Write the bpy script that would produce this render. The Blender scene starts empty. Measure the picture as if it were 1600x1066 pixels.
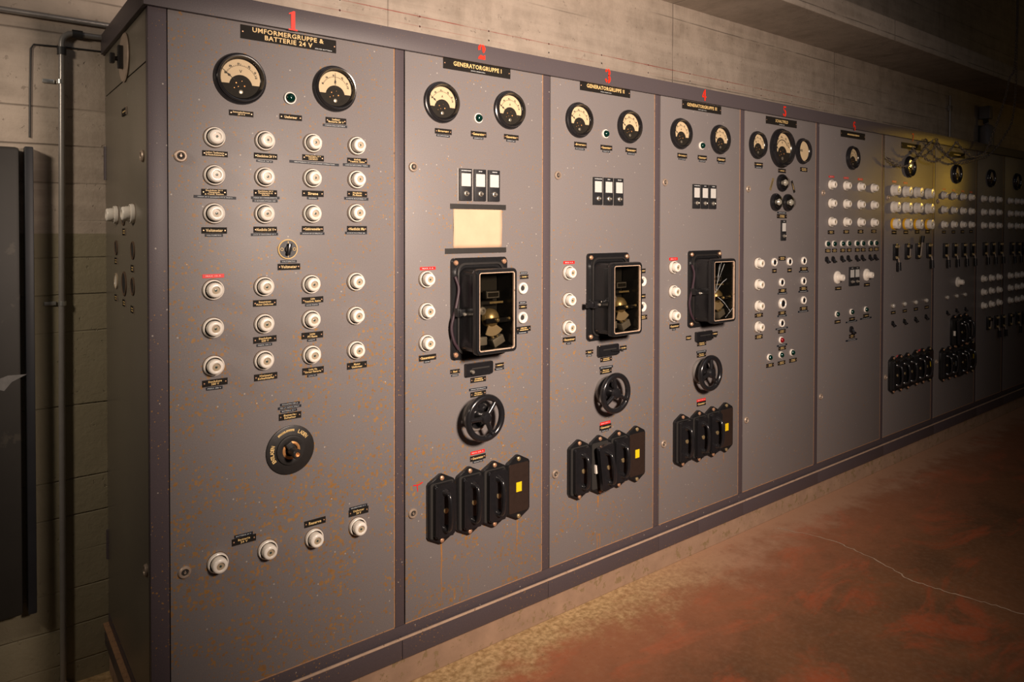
import bpy, bmesh, math, random
from mathutils import Vector, Matrix, Euler
R = math.radians
PI = math.pi
SC = bpy.context.scene
COL = SC.collection

# ---------------------------------------------------------------- camera
cam_data = bpy.data.cameras.new('camera')
cam = bpy.data.objects.new('camera', cam_data)
COL.objects.link(cam)
SC.camera = cam
YAW, PITCH, ROLL = R(38.013), R(0.851), R(0.095)
fwd = Vector((math.sin(YAW) * math.cos(PITCH), math.cos(YAW) * math.cos(PITCH), -math.sin(PITCH)))
rgt0 = Vector((math.cos(YAW), -math.sin(YAW), 0))
up0 = rgt0.cross(fwd)
rgt = rgt0 * math.cos(ROLL) + up0 * math.sin(ROLL)
upv = up0 * math.cos(ROLL) - rgt0 * math.sin(ROLL)
m = Matrix((rgt, upv, -fwd)).transposed().to_4x4()
m.translation = Vector((0, -2.1, 1.555))
cam.matrix_world = m
cam_data.sensor_width = 36
cam_data.lens = 1106.7 / 1600 * 36
cam_data.shift_y = -161.7 / 1600
cam_data.clip_start = 0.05

# ---------------------------------------------------------------- world, lights, exposure
world = bpy.data.worlds.new('world')
SC.world = world
world.use_nodes = True
world.node_tree.nodes['Background'].inputs[0].default_value = (0.55, 0.5, 0.5, 1)
world.node_tree.nodes['Background'].inputs[1].default_value = 0.013
SC.view_settings.view_transform = 'Standard'
SC.view_settings.look = 'None'
SC.view_settings.exposure = 0.0
SC.view_settings.gamma = 1.0

def spot(name, loc, aim, power, color, angle, blend, radius):
    d = bpy.data.lights.new(name, 'SPOT')
    d.energy = power; d.color = color; d.spot_size = R(angle); d.spot_blend = blend; d.shadow_soft_size = radius
    o = bpy.data.objects.new(name, d); COL.objects.link(o)
    o.location = loc
    o.rotation_euler = (Vector(aim) - Vector(loc)).to_track_quat('-Z', 'Y').to_euler()
    return o

spot('work_light', (1.2, -2.5, 2.02), (2.2, 0.0, 1.58), 660, (1.0, 0.80, 0.665), 98, 1.0, 0.20)
spot('left_fill', (-0.95, -0.40, 2.3), (0.36, 0.6, 1.36), 62, (1.0, 0.84, 0.68), 72, 1.0, 0.12)  # unseen fill spot, added to brighten the left wall and cabinet side
spot('yellow_glow_spot', (9.3, -2.0, 2.3), (5.25, 0.0, 1.88), 95, (1.0, 0.56, 0.05), 11.5, 1.0, 0.12)  # added narrow spot that throws the yellow glow on panels seven and eight
# large dim cool fill, added unseen under the ceiling behind the camera
fd = bpy.data.lights.new('ceiling_fill', 'AREA')
fd.shape = 'RECTANGLE'; fd.size = 3.0; fd.size_y = 1.5; fd.energy = 10; fd.color = (0.86, 0.9, 1.0)
fo = bpy.data.objects.new('ceiling_fill', fd); COL.objects.link(fo)
fo.location = (2.2, -3.2, 4.6); fo.rotation_euler = (R(25), 0, 0)

# ---------------------------------------------------------------- materials
def new_mat(name):
    mt = bpy.data.materials.new(name); mt.use_nodes = True
    nt = mt.node_tree
    for n in list(nt.nodes):
        nt.nodes.remove(n)
    out = nt.nodes.new('ShaderNodeOutputMaterial')
    bs = nt.nodes.new('ShaderNodeBsdfPrincipled')
    nt.links.new(bs.outputs[0], out.inputs[0])
    return mt, nt, bs, out

class NB:
    """small node helper"""
    def __init__(s, nt):
        s.nt = nt
        s.geo = nt.nodes.new('ShaderNodeNewGeometry')
        s.pos = s.geo.outputs['Position']
    def link(s, a, b):
        s.nt.links.new(a, b)
    def val(s, inp, v):
        if isinstance(v, bpy.types.NodeSocket): s.link(v, inp)
        else: inp.default_value = v
    def math(s, op, a, b=0.0, c=None, clamp=False):
        n = s.nt.nodes.new('ShaderNodeMath'); n.operation = op; n.use_clamp = clamp
        s.val(n.inputs[0], a); s.val(n.inputs[1], b)
        if c is not None: s.val(n.inputs[2], c)
        return n.outputs[0]
    def sep(s, v=None):
        n = s.nt.nodes.new('ShaderNodeSeparateXYZ'); s.link(v or s.pos, n.inputs[0]); return n.outputs
    def mapping(s, scale=(1, 1, 1), loc=(0, 0, 0), v=None):
        n = s.nt.nodes.new('ShaderNodeMapping'); s.link(v or s.pos, n.inputs[0])
        n.inputs['Scale'].default_value = scale; n.inputs['Location'].default_value = loc
        return n.outputs[0]
    def noise(s, scale, detail=3, rough=0.5, v=None, dist=0.0):
        n = s.nt.nodes.new('ShaderNodeTexNoise')
        s.link(v or s.pos, n.inputs['Vector'])
        n.inputs['Scale'].default_value = scale; n.inputs['Detail'].default_value = detail
        n.inputs['Roughness'].default_value = rough; n.inputs['Distortion'].default_value = dist
        return n.outputs[0]
    def voro(s, scale, v=None):
        n = s.nt.nodes.new('ShaderNodeTexVoronoi')
        s.link(v or s.pos, n.inputs['Vector']); n.inputs['Scale'].default_value = scale
        return n.outputs['Distance'], n.outputs['Color']
    def ramp(s, f, a, b, smooth=True):
        n = s.nt.nodes.new('ShaderNodeMapRange')
        if smooth: n.interpolation_type = 'SMOOTHSTEP'
        s.link(f, n.inputs[0]); n.inputs[1].default_value = a; n.inputs[2].default_value = b
        return n.outputs[0]
    def mix(s, f, a, b):
        n = s.nt.nodes.new('ShaderNodeMix'); n.data_type = 'RGBA'
        s.val(n.inputs[0], f)
        for i, c in ((6, a), (7, b)):
            if isinstance(c, bpy.types.NodeSocket): s.link(c, n.inputs[i])
            else: n.inputs[i].default_value = (c[0], c[1], c[2], 1)
        return n.outputs[2]
    def bump(s, h, strength=0.2, dist=0.01):
        n = s.nt.nodes.new('ShaderNodeBump'); n.inputs['Strength'].default_value = strength
        n.inputs['Distance'].default_value = dist; s.link(h, n.inputs['Height'])
        return n.outputs[0]

def simple(name, col, rough=0.5, metal=0.0, var=0.12, scale=40, bump=0.0, spec=0.5, coat=0.0, worn=None, worn_at=0.68):
    mt, nt, bs, out = new_mat(name)
    b = NB(nt)
    n = b.noise(scale, 4, 0.6)
    dark = [c * (1 - var) for c in col]; lite = [min(1, c * (1 + var)) for c in col]
    c = b.mix(n, dark, lite)
    if worn:
        c = b.mix(b.ramp(b.noise(scale * 1.7, 5, 0.7), worn_at, worn_at + 0.05), c, worn)
    b.link(c, bs.inputs['Base Color'])
    bs.inputs['Roughness'].default_value = rough; bs.inputs['Metallic'].default_value = metal
    bs.inputs['Specular IOR Level'].default_value = spec
    bs.inputs['Coat Weight'].default_value = coat
    if bump:
        b.link(b.bump(n, bump, 0.002), bs.inputs['Normal'])
    return mt

def paint(name, base, rust_amt, rough, bright=1.0):
    mt, nt, bs, out = new_mat(name)
    b = NB(nt)
    x, y, z = b.sep()
    n1 = b.noise(2.2, 4, 0.6); n2 = b.noise(260, 2, 0.6); n3 = b.noise(18, 4, 0.65)
    c = b.mix(n1, [v * 0.90 for v in base], [v * 1.10 for v in base])
    c = b.mix(b.math('MULTIPLY', b.ramp(n3, 0.45, 0.75), 0.35), c, [base[0] * 1.12, base[1] * 1.02, base[2] * 0.9])
    c = b.mix(b.ramp(n2, 0.3, 0.8), [v * 0.88 for v in base], c)
    # rust speckles, denser towards the first panels and the lower half
    dens = b.math('ADD', b.ramp(x, 4.2, 0.4), b.math('MULTIPLY', b.ramp(z, 2.0, 0.5), 0.8))
    patch = b.math('MULTIPLY', b.ramp(b.noise(5, 3, 0.6), 0.28, 0.58), dens)
    col = b.mix(b.noise(35, 2), (0.17, 0.075, 0.02), (0.44, 0.24, 0.07))
    for sc, r0, thr in ((62, 0.22, 0.35), (27, 0.15, 0.62), (125, 0.36, 0.30)):
        d, rc = b.voro(sc)
        rs = b.sep(rc)
        lim = b.math('MULTIPLY', b.math('SUBTRACT', rs[0], thr), r0 / (1 - thr) * rust_amt)
        lim = b.math('MULTIPLY', lim, patch)
        dd = b.math('ADD', d, b.math('MULTIPLY', b.noise(240, 1), 0.16))
        f = b.ramp(b.math('SUBTRACT', lim, b.math('SUBTRACT', dd, 0.08)), -0.02, 0.06)
        c = b.mix(b.math('MULTIPLY', f, 0.80), c, col)
    # pale chips
    d, rc = b.voro(34)
    f = b.math('MULTIPLY', b.math('LESS_THAN', d, 0.075), b.math('GREATER_THAN', b.sep(rc)[1], 0.86))
    c = b.mix(b.math('MULTIPLY', f, 0.5), c, (0.62, 0.56, 0.48))
    b.link(c, bs.inputs['Base Color'])
    rr = b.math('ADD', b.math('MULTIPLY', n1, 0.12), rough - 0.06)
    b.link(rr, bs.inputs['Roughness'])
    bs.inputs['Specular IOR Level'].default_value = 0.32
    b.link(b.bump(n2, 0.12, 0.0015), bs.inputs['Normal'])
    return mt

M = {}
M['panel'] = paint('panel_paint_grey', (0.200, 0.180, 0.176), 1.15, 0.45)
M['frame'] = paint('frame_paint_violet_grey', (0.088, 0.070, 0.077), 0.55, 0.46)
M['side'] = paint('side_paint_olive_grey', (0.175, 0.152, 0.118), 0.35, 0.30)
M['fascia'] = paint('fascia_paint', (0.086, 0.071, 0.076), 0.5, 0.45)
M['lip'] = simple('worn_highlight_edge', (0.50, 0.36, 0.26), 0.5, 0.0, 0.35, 30, 0.2, worn=(0.16, 0.08, 0.04), worn_at=0.6)
M['rusty_seam'] = simple('rusty_seam', (0.38, 0.21, 0.11), 0.8, 0.0, 0.4, 60, 0.3, worn=(0.16, 0.10, 0.07), worn_at=0.58)
M['gap'] = simple('gap_black', (0.012, 0.011, 0.011), 0.9)
M['bakelite'] = simple('bakelite_black', (0.013, 0.0125, 0.014), 0.22, 0, 0.3, 60, 0.0, coat=0.25)
M['bakelite_brown'] = simple('bakelite_brown', (0.030, 0.019, 0.015), 0.34, 0, 0.3, 60, 0.05, coat=0.1)
M['cast'] = simple('cast_iron_black', (0.013, 0.013, 0.014), 0.27, 0.1, 0.3, 90, 0.12, coat=0.15, worn=(0.45, 0.40, 0.36), worn_at=0.735)
M['cast_plain'] = simple('cast_iron_dull', (0.022, 0.020, 0.019), 0.42, 0.1, 0.3, 90, 0.15, worn=(0.28, 0.2, 0.13), worn_at=0.72)
M['porcelain'] = simple('porcelain_white', (0.84, 0.785, 0.70), 0.28, 0, 0.04, 30, coat=0.2, worn=(0.72, 0.61, 0.46), worn_at=0.72)
M['porcelain_shade'] = simple('porcelain_cream', (0.40, 0.32, 0.22), 0.35, 0, 0.08, 50)
M['rust_ring'] = simple('grime_ring', (0.10, 0.06, 0.035), 0.85, 0, 0.4, 60)
M['hole'] = simple('hole_dark', (0.02, 0.018, 0.016), 0.8)
M['fuse_eye'] = simple('fuse_eye_dark', (0.04, 0.07, 0.06), 0.15)
M['dial'] = simple('dial_cream', (0.66, 0.53, 0.36), 0.55, 0, 0.06, 25)
M['ink'] = simple('dial_ink', (0.03, 0.028, 0.025), 0.6)
M['mask'] = simple('dial_black', (0.020, 0.018, 0.016), 0.7, 0, 0.3, 70, spec=0.2, worn=(0.10, 0.075, 0.05), worn_at=0.66)
M['plate'] = simple('nameplate_black', (0.016, 0.014, 0.012), 0.6, 0, 0.25, 120, spec=0.08)
M['gold'] = simple('lettering_gold', (0.74, 0.52, 0.22), 0.45, 0.0, 0.1, 60)
M['rivet'] = simple('copper_rivet', (0.62, 0.36, 0.22), 0.4, 0.6, 0.2, 200)
M['strip'] = simple('tape_blue_black', (0.010, 0.014, 0.022), 0.5, 0, 0.2, spec=0.25)
M['strip_red'] = simple('tape_red', (0.70, 0.012, 0.010), 0.45, 0, 0.08)
M['emboss'] = simple('tape_white', (0.56, 0.58, 0.58), 0.5, 0, 0.15, 600)
M['emboss_pink'] = simple('tape_pink', (0.90, 0.45, 0.42), 0.5, 0, 0.15, 600)
M['red_paint'] = simple('red_paint', (0.88, 0.025, 0.006), 0.5, 0, 0.12, 40)
M['steel'] = simple('screw_steel', (0.46, 0.42, 0.36), 0.38, 0.75, 0.25, 150)
M['copper'] = simple('copper_worn', (0.66, 0.32, 0.12), 0.38, 0.5, 0.3, 120)
M['brass'] = simple('brass_worn', (0.55, 0.42, 0.22), 0.36, 0.7, 0.25, 90)
M['lock_ring'] = simple('lock_ring', (0.40, 0.31, 0.24), 0.45, 0.35, 0.25, 120)
M['window_label'] = simple('window_label', (0.56, 0.55, 0.52), 0.35, 0, 0.08, 90)
M['switch_front'] = simple('switch_front', (0.018, 0.018, 0.020), 0.4, 0, 0.4, 200)
M['strip_steel'] = simple('grey_strip', (0.26, 0.24, 0.225), 0.45, 0.3, 0.15, 60)
M['paper'] = simple('old_paper', (0.60, 0.41, 0.27), 0.8, 0, 0.14, 14, 0.35)
M['black_tape'] = simple('black_tape', (0.02, 0.018, 0.016), 0.5, 0, 0.2)
M['yellow'] = simple('yellow_sticker', (0.85, 0.60, 0.01), 0.5, 0, 0.06)
M['yellow_ring'] = simple('yellow_ring', (0.80, 0.42, 0.01), 0.4, 0, 0.08)
M['cable'] = simple('purple_cable', (0.035, 0.016, 0.024), 0.5)
M['green_glass'] = simple('green_lens', (0.002, 0.022, 0.016), 0.08, 0, 0.1, coat=0.6)
M['red_glass'] = simple('red_lens', (0.20, 0.006, 0.010), 0.08, 0, 0.1, coat=0.6)
M['milk_glass'] = simple('pale_lens', (0.42, 0.40, 0.36), 0.10, 0, 0.1, coat=0.6)
M['conduit'] = simple('conduit_grey', (0.30, 0.28, 0.26), 0.32, 0.35, 0.18, 25, 0.1)
M['dark_rubber'] = simple('dark_coupling', (0.03, 0.028, 0.027), 0.5)
M['clamp'] = simple('clamp_zinc', (0.55, 0.55, 0.52), 0.35, 0.8)
M['chain'] = simple('chain_steel', (0.17, 0.14, 0.115), 0.5, 0.4, 0.3, 90)
M['stain'] = simple('rust_run', (0.34, 0.155, 0.04), 0.8, 0, 0.35, 90)

def glass_mat(name, tint=(1, 1, 1), fac=1.0, ior=1.45, rough=0.02):
    mt = bpy.data.materials.new(name); mt.use_nodes = True
    nt = mt.node_tree
    for n in list(nt.nodes): nt.nodes.remove(n)
    o = nt.nodes.new('ShaderNodeOutputMaterial'); mx = nt.nodes.new('ShaderNodeMixShader')
    tr = nt.nodes.new('ShaderNodeBsdfTransparent'); gl = nt.nodes.new('ShaderNodeBsdfGlossy'); lw = nt.nodes.new('ShaderNodeLayerWeight'); fr = nt.nodes.new('ShaderNodeMath'); fr.operation = 'POWER'; fr.inputs[1].default_value = 4.0
    f2 = nt.nodes.new('ShaderNodeMath'); f2.operation = 'MULTIPLY_ADD'; f2.inputs[1].default_value = 0.5; f2.inputs[2].default_value = 0.022 * ior
    nt.links.new(lw.outputs['Facing'], fr.inputs[0]); nt.links.new(fr.outputs[0], f2.inputs[0])
    tr.inputs[0].default_value = (*tint, 1); gl.inputs['Roughness'].default_value = rough; 
    nt.links.new(f2.outputs[0], mx.inputs[0]); nt.links.new(tr.outputs[0], mx.inputs[1]); nt.links.new(gl.outputs[0], mx.inputs[2])
    nt.links.new(mx.outputs[0], o.inputs[0])
    return mt
M['glass'] = glass_mat('dial_glass', (0.95, 0.93, 0.88))
M['case_glass'] = glass_mat('case_glass', (0.78, 0.76, 0.70))
M['bulb_glass'] = glass_mat('bulb_glass', (0.85, 0.84, 0.80), ior=1.6)

def concrete_mat():
    mt, nt, bs, out = new_mat('wall_concrete')
    b = NB(nt); x, y, z = b.sep()
    n1 = b.noise(1.6, 5, 0.6); n2 = b.noise(9, 5, 0.65); n3 = b.noise(70, 3, 0.6)
    st = b.noise(1.0, 4, 0.6, b.mapping((1.2, 1, 22)))
    c = b.mix(n1, (0.33, 0.268, 0.215), (0.62, 0.52, 0.425))
    c = b.mix(b.math('MULTIPLY', b.ramp(n2, 0.35, 0.70), 0.45), c, (0.25, 0.205, 0.16))
    pit = b.ramp(b.noise(38, 4, 0.7), 0.64, 0.72)
    c = b.mix(b.math('MULTIPLY', pit, 0.45), c, (0.16, 0.125, 0.095))
    c = b.mix(b.math('MULTIPLY', b.ramp(b.noise(1.0, 4, 0.6, b.mapping((9, 1, 1.3))), 0.5, 0.75), 0.35), c, (0.24, 0.19, 0.14))
    c = b.mix(b.math('MULTIPLY', b.ramp(st, 0.35, 0.7), 0.35), c, (0.62, 0.53, 0.435))
    # board joints (horizontal) and staggered vertical joints
    zz = b.math('ADD', z, b.math('MULTIPLY', b.noise(3.0, 2), 0.012))
    def lines(v, per, off, w):
        fr = b.math('FRACT', b.math('DIVIDE', b.math('SUBTRACT', v, off), per))
        d = b.math('MULTIPLY', b.math('ABSOLUTE', b.math('SUBTRACT', fr, 0.5)), per)   # distance from cell middle
        return b.math('SUBTRACT', 1.0, b.ramp(b.math('SUBTRACT', d, 0.0), 0.0, w))
    hj = b.math('MULTIPLY', lines(zz, 0.125, 0.017, 0.004), b.ramp(b.noise(1.0, 2, 0.6, b.mapping((0.5, 1, 5.3), (3, 0, 1.7))), 0.44, 0.58))
    vj = lines(x, 1.93, 0.53, 0.005)
    j = b.math('MAXIMUM', hj, vj)
    j = b.math('MULTIPLY', j, b.ramp(b.noise(4, 3), 0.3, 0.55))
    c = b.mix(b.math('MULTIPLY', j, 0.65), c, (0.07, 0.055, 0.042))
    # two rows of tie holes with pale patches, every 0.387 m
    fx = b.math('MULTIPLY', b.math('ABSOLUTE', b.math('SUBTRACT', b.math('FRACT', b.math('DIVIDE', b.math('SUBTRACT', x, 1.656 - 0.1935), 0.387)), 0.5)), 0.387)
    d1 = b.math('ABSOLUTE', b.math('SUBTRACT', z, 2.509)); d2 = b.math('ABSOLUTE', b.math('SUBTRACT', z, 2.464))
    dz = b.math('MINIMUM', d1, d2)
    rad = b.math('POWER', b.math('ADD', b.math('MULTIPLY', fx, fx), b.math('MULTIPLY', dz, dz)), 0.5)
    inx = b.math('MULTIPLY', b.math('GREATER_THAN', x, 0.7), b.math('LESS_THAN', x, 5.2))
    pale = b.math('MULTIPLY', b.math('MULTIPLY', b.math('LESS_THAN', fx, 0.007), b.math('LESS_THAN', dz, 0.018)), inx)
    c = b.mix(b.math('MULTIPLY', pale, 0.35), c, (0.5, 0.45, 0.38))
    c = b.mix(b.math('MULTIPLY', b.math('LESS_THAN', rad, 0.0045), inx), c, (0.03, 0.025, 0.02))
    # red chalk lines
    brk = b.ramp(b.noise(1.0, 4, 0.7, b.mapping((3.5, 1, 60))), 0.42, 0.6)
    r1 = b.math('MULTIPLY', b.math('LESS_THAN', d1, 0.0022), b.math('ADD', 0.25, b.math('MULTIPLY', brk, 0.6)))
    r2 = b.math('MULTIPLY', b.math('LESS_THAN', d2, 0.0018), b.math('MULTIPLY', brk, 0.35))
    rl = b.math('MULTIPLY', b.math('ADD', r1, r2), b.math('MULTIPLY', b.ramp(x, 6.4, 5.2), b.math('GREATER_THAN', x, 0.8)))
    c = b.mix(rl, c, (0.30, 0.035, 0.02))
    # olive painted dado below 1.53 m
    dado = b.math('LESS_THAN', b.math('ADD', z, b.math('MULTIPLY', b.noise(12, 2), 0.006)), 1.533)
    pc = b.mix(n2, (0.225, 0.195, 0.122), (0.315, 0.272, 0.178))
    pc = b.mix(b.math('MULTIPLY', j, 0.45), pc, (0.06, 0.05, 0.03))
    c = b.mix(dado, c, pc)
    b.link(c, bs.inputs['Base Color'])
    bs.inputs['Roughness'].default_value = 0.72
    h = b.math('SUBTRACT', b.math('ADD', b.math('MULTIPLY', n3, 0.25), b.math('MULTIPLY', n2, 0.5)), b.math('ADD', b.math('MULTIPLY', j, 0.8), b.math('MULTIPLY', pit, 0.4)))
    b.link(b.bump(h, 0.6, 0.010), bs.inputs['Normal'])
    return mt
M['concrete'] = concrete_mat()

def floor_mat():
    mt, nt, bs, out = new_mat('floor_worn_red_paint')
    b = NB(nt); x, y, z = b.sep()
    n1 = b.noise(1.7, 5, 0.62); n2 = b.noise(7, 6, 0.68); n3 = b.noise(45, 4, 0.65)
    ns = b.noise(2.6, 5, 0.65, b.mapping((0.7, 1.6, 1)), dist=0.6)
    c = b.mix(b.ramp(n1, 0.3, 0.7), (0.120, 0.056, 0.024), (0.215, 0.092, 0.038))
    c = b.mix(b.math('MULTIPLY', b.ramp(ns, 0.50, 0.66), 0.75), c, (0.38, 0.085, 0.030))
    c = b.mix(b.math('MULTIPLY', b.ramp(n3, 0.4, 0.75), 0.25), c, (0.30, 0.19, 0.12))
    dist = b.math('ADD', b.math('MULTIPLY', y, -1.0), b.math('MULTIPLY', b.math('SUBTRACT', n2, 0.5), 0.55))
    dist = b.math('ADD', dist, b.math('MULTIPLY', b.math('SUBTRACT', n1, 0.5), 0.35))
    wear = b.ramp(dist, 0.34, 0.05)
    wc = b.mix(b.ramp(x, 2.0, 3.0), b.mix(b.ramp(n3, 0.3, 0.7), (0.33, 0.205, 0.085), (0.66, 0.46, 0.24)), (0.47, 0.27, 0.17))
    c = b.mix(wear, c, wc)
    halo = b.math('MULTIPLY', b.ramp(dist, 0.75, 0.25), b.math('SUBTRACT', 1.0, wear))
    c = b.mix(b.math('MULTIPLY', halo, 0.42), c, (0.50, 0.19, 0.10))
    c = b.mix(b.math('MULTIPLY', b.ramp(b.noise(60, 3, 0.7), 0.62, 0.72), 0.5), c, (0.08, 0.05, 0.025))
    b.link(c, bs.inputs['Base Color'])
    b.link(b.math('ADD', 0.42, b.math('MULTIPLY', n2, 0.3)), bs.inputs['Roughness'])
    b.link(b.bump(b.math('ADD', b.math('MULTIPLY', n3, 0.5), n2), 0.18, 0.006), bs.inputs['Normal'])
    return mt
M['floor'] = floor_mat()
M['plinth'] = simple('plinth_concrete', (0.34, 0.225, 0.15), 0.85, 0, 0.35, 12, 0.6, worn=(0.25, 0.175, 0.09), worn_at=0.55)
M['ceiling'] = simple('ceiling_dark', (0.10, 0.09, 0.08), 0.9, 0, 0.2, 4)
M['door_steel'] = simple('dark_steel_door', (0.030, 0.027, 0.023), 0.5, 0.2, 0.45, 3.5, 0.2, worn=(0.055, 0.048, 0.038), worn_at=0.60)
M['door_edge'] = simple('dark_steel_edge', (0.020, 0.021, 0.025), 0.45, 0.2, 0.4, 9)
M['chalk'] = simple('peeled_patch', (0.16, 0.155, 0.15), 0.8, 0, 0.3, 60)
M['cream_tube'] = simple('pale_cylinder', (0.22, 0.20, 0.19), 0.5)
_l, _nt, _bs, _o = new_mat('lamp_bulb_yellow')
_bs.inputs['Emission Color'].default_value = (1.0, 0.62, 0.12, 1); _bs.inputs['Emission Strength'].default_value = 70
_bs.inputs['Base Color'].default_value = (0.9, 0.7, 0.3, 1)
M['lamp_on'] = _l

# ---------------------------------------------------------------- mesh helpers
def finish(name, bm, mats, smooth=35):
    bmesh.ops.remove_doubles(bm, verts=bm.verts, dist=1e-6)
    bmesh.ops.recalc_face_normals(bm, faces=bm.faces)
    me = bpy.data.meshes.new(name)
    bm.to_mesh(me); bm.free()
    for mm in (mats if isinstance(mats, (list, tuple)) else [mats]):
        me.materials.append(M[mm])
    if smooth:
        for p in me.polygons: p.use_smooth = True
        me.set_sharp_from_angle(angle=R(smooth))
    return me

def B(): return bmesh.new()

def box(bm, c, s, bev=0.0, mi=0, rot=None):
    v0 = len(bm.verts)
    t = bmesh.new()
    bmesh.ops.create_cube(t, size=1)
    bmesh.ops.scale(t, vec=s, verts=t.verts)
    if bev:
        bmesh.ops.bevel(t, geom=list(t.edges), offset=bev, segments=2, affect='EDGES', profile=0.6)
    mx = Matrix.Translation(c)
    if rot: mx = mx @ Euler(rot).to_matrix().to_4x4()
    bmesh.ops.transform(t, matrix=mx, verts=t.verts)
    add(bm, t, mi)

def add(bm, t, mi=0):
    vm = {v: bm.verts.new(v.co) for v in t.verts}
    for f in t.faces:
        try:
            nf = bm.faces.new([vm[v] for v in f.verts]); nf.material_index = mi
        except ValueError: pass
    t.free()

def prism(bm, pts, z0, z1, mi=0, bev=0.0):
    t = bmesh.new()
    a = [t.verts.new((x, y, z0)) for x, y in pts]; b = [t.verts.new((x, y, z1)) for x, y in pts]
    n = len(pts)
    t.faces.new(a[::-1]); top = t.faces.new(b)
    for i in range(n): t.faces.new((a[i], a[(i + 1) % n], b[(i + 1) % n], b[i]))
    if bev:
        bmesh.ops.bevel(t, geom=list(top.edges), offset=bev, segments=2, affect='EDGES')
    add(bm, t, mi)

def rrect(w, h, r, n=5, cx=0, cy=0):
    pts = []
    for sx, sy, a0 in ((1, 1, 0), (-1, 1, 90), (-1, -1, 180), (1, -1, 270)):
        for i in range(n + 1):
            a = R(a0 + 90 * i / n)
            pts.append((cx + sx * (w / 2 - r) + r * math.cos(a), cy + sy * (h / 2 - r) + r * math.sin(a)))
    return pts

def rings(bm, loops, closed_ends=(False, False), mi=0):
    """loops: list of equal-length 3D point loops, skinned in order"""
    t = bmesh.new()
    L = [[t.verts.new(p) for p in lp] for lp in loops]
    n = len(L[0])
    for a, b in zip(L, L[1:]):
        for i in range(n):
            t.faces.new((a[i], a[(i + 1) % n], b[(i + 1) % n], b[i]))
    if closed_ends[0]: t.faces.new(L[0][::-1])
    if closed_ends[1]: t.faces.new(L[-1])
    add(bm, t, mi)

def lathe(bm, prof, seg=32, mi=0, c=(0, 0, 0), knurl=None, cap=True):
    loops = []
    for k, (r, z) in enumerate(prof):
        lp = []
        for i in range(seg):
            a = 2 * PI * i / seg; rr = r
            if knurl and k in knurl and i % 2: rr = r * 0.93
            lp.append((c[0] + rr * math.cos(a), c[1] + rr * math.sin(a), c[2] + z))
        loops.append(lp)
    rings(bm, loops, (cap and prof[0][0] > 1e-5, cap and prof[-1][0] > 1e-5), mi)

def cyl(bm, a, b, r, seg=16, mi=0, r2=None):
    a = Vector(a); b = Vector(b); d = (b - a); q = d.to_track_quat('Z', 'Y')
    loops = []
    for p, rr in ((a, r), (b, r if r2 is None else r2)):
        loops.append([p + q @ Vector((rr * math.cos(2 * PI * i / seg), rr * math.sin(2 * PI * i / seg), 0)) for i in range(seg)])
    rings(bm, loops, (True, True), mi)

def catmull(pts, n=6):
    P = [Vector(p) for p in pts]; P = [P[0] * 2 - P[1]] + P + [P[-1] * 2 - P[-2]]
    out = []
    for i in range(1, len(P) - 2):
        for k in range(n):
            t = k / n; a, b, c, d = P[i - 1:i + 3]
            out.append(0.5 * ((2 * b) + (c - a) * t + (2 * a - 5 * b + 4 * c - d) * t * t + (3 * b - a - 3 * c + d) * t ** 3))
    out.append(P[-2])
    return out

def tube(bm, pts, r, seg=10, mi=0, smooth=0, sy=1.0):
    P = catmull(pts, smooth) if smooth else [Vector(p) for p in pts]
    loops = []; up = Vector((0, 0, 1))
    nrm = None
    for i, p in enumerate(P):
        d = (P[min(i + 1, len(P) - 1)] - P[max(i - 1, 0)]).normalized()
        if nrm is None:
            nrm = d.cross(up)
            if nrm.length < 0.1: nrm = d.cross(Vector((1, 0, 0)))
            nrm.normalize()
        nrm = (nrm - d * nrm.dot(d)).normalized(); bn = d.cross(nrm)
        loops.append([p + nrm * r * math.cos(2 * PI * k / seg) + bn * r * sy * math.sin(2 * PI * k / seg) for k in range(seg)])
    rings(bm, loops, (True, True), mi)

def torus(bm, R1, r, seg=40, rs=12, mi=0, c=(0, 0, 0)):
    t = bmesh.new(); L = []
    for i in range(seg):
        a = 2 * PI * i / seg
        L.append([t.verts.new((c[0] + (R1 + r * math.cos(2 * PI * k / rs)) * math.cos(a), c[1] + (R1 + r * math.cos(2 * PI * k / rs)) * math.sin(a), c[2] + r * math.sin(2 * PI * k / rs))) for k in range(rs)])
    for i in range(seg):
        for k in range(rs):
            t.faces.new((L[i][k], L[(i + 1) % seg][k], L[(i + 1) % seg][(k + 1) % rs], L[i][(k + 1) % rs]))
    add(bm, t, mi)

# ---------------------------------------------------------------- object helpers
def ob(name, me, parent=None, loc=(0, 0, 0), rot=(0, 0, 0), label=None):
    o = bpy.data.objects.new(name, me); COL.objects.link(o)
    if parent: o.parent = parent
    o.location = loc; o.rotation_euler = rot
    if label: o['label'] = label
    return o

def tag(o, label, cat, group=None):
    o['label'] = label; o['category'] = cat
    if group: o['group'] = group
    return o

def mount(p, side=False, spin=0.0):
    """rotation that turns the local z axis out of the board, local y up"""
    mx = Euler((PI / 2, 0, -PI / 2 if side else 0)).to_matrix() @ Matrix.Rotation(spin, 3, 'Z')
    return mx.to_euler()

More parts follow.
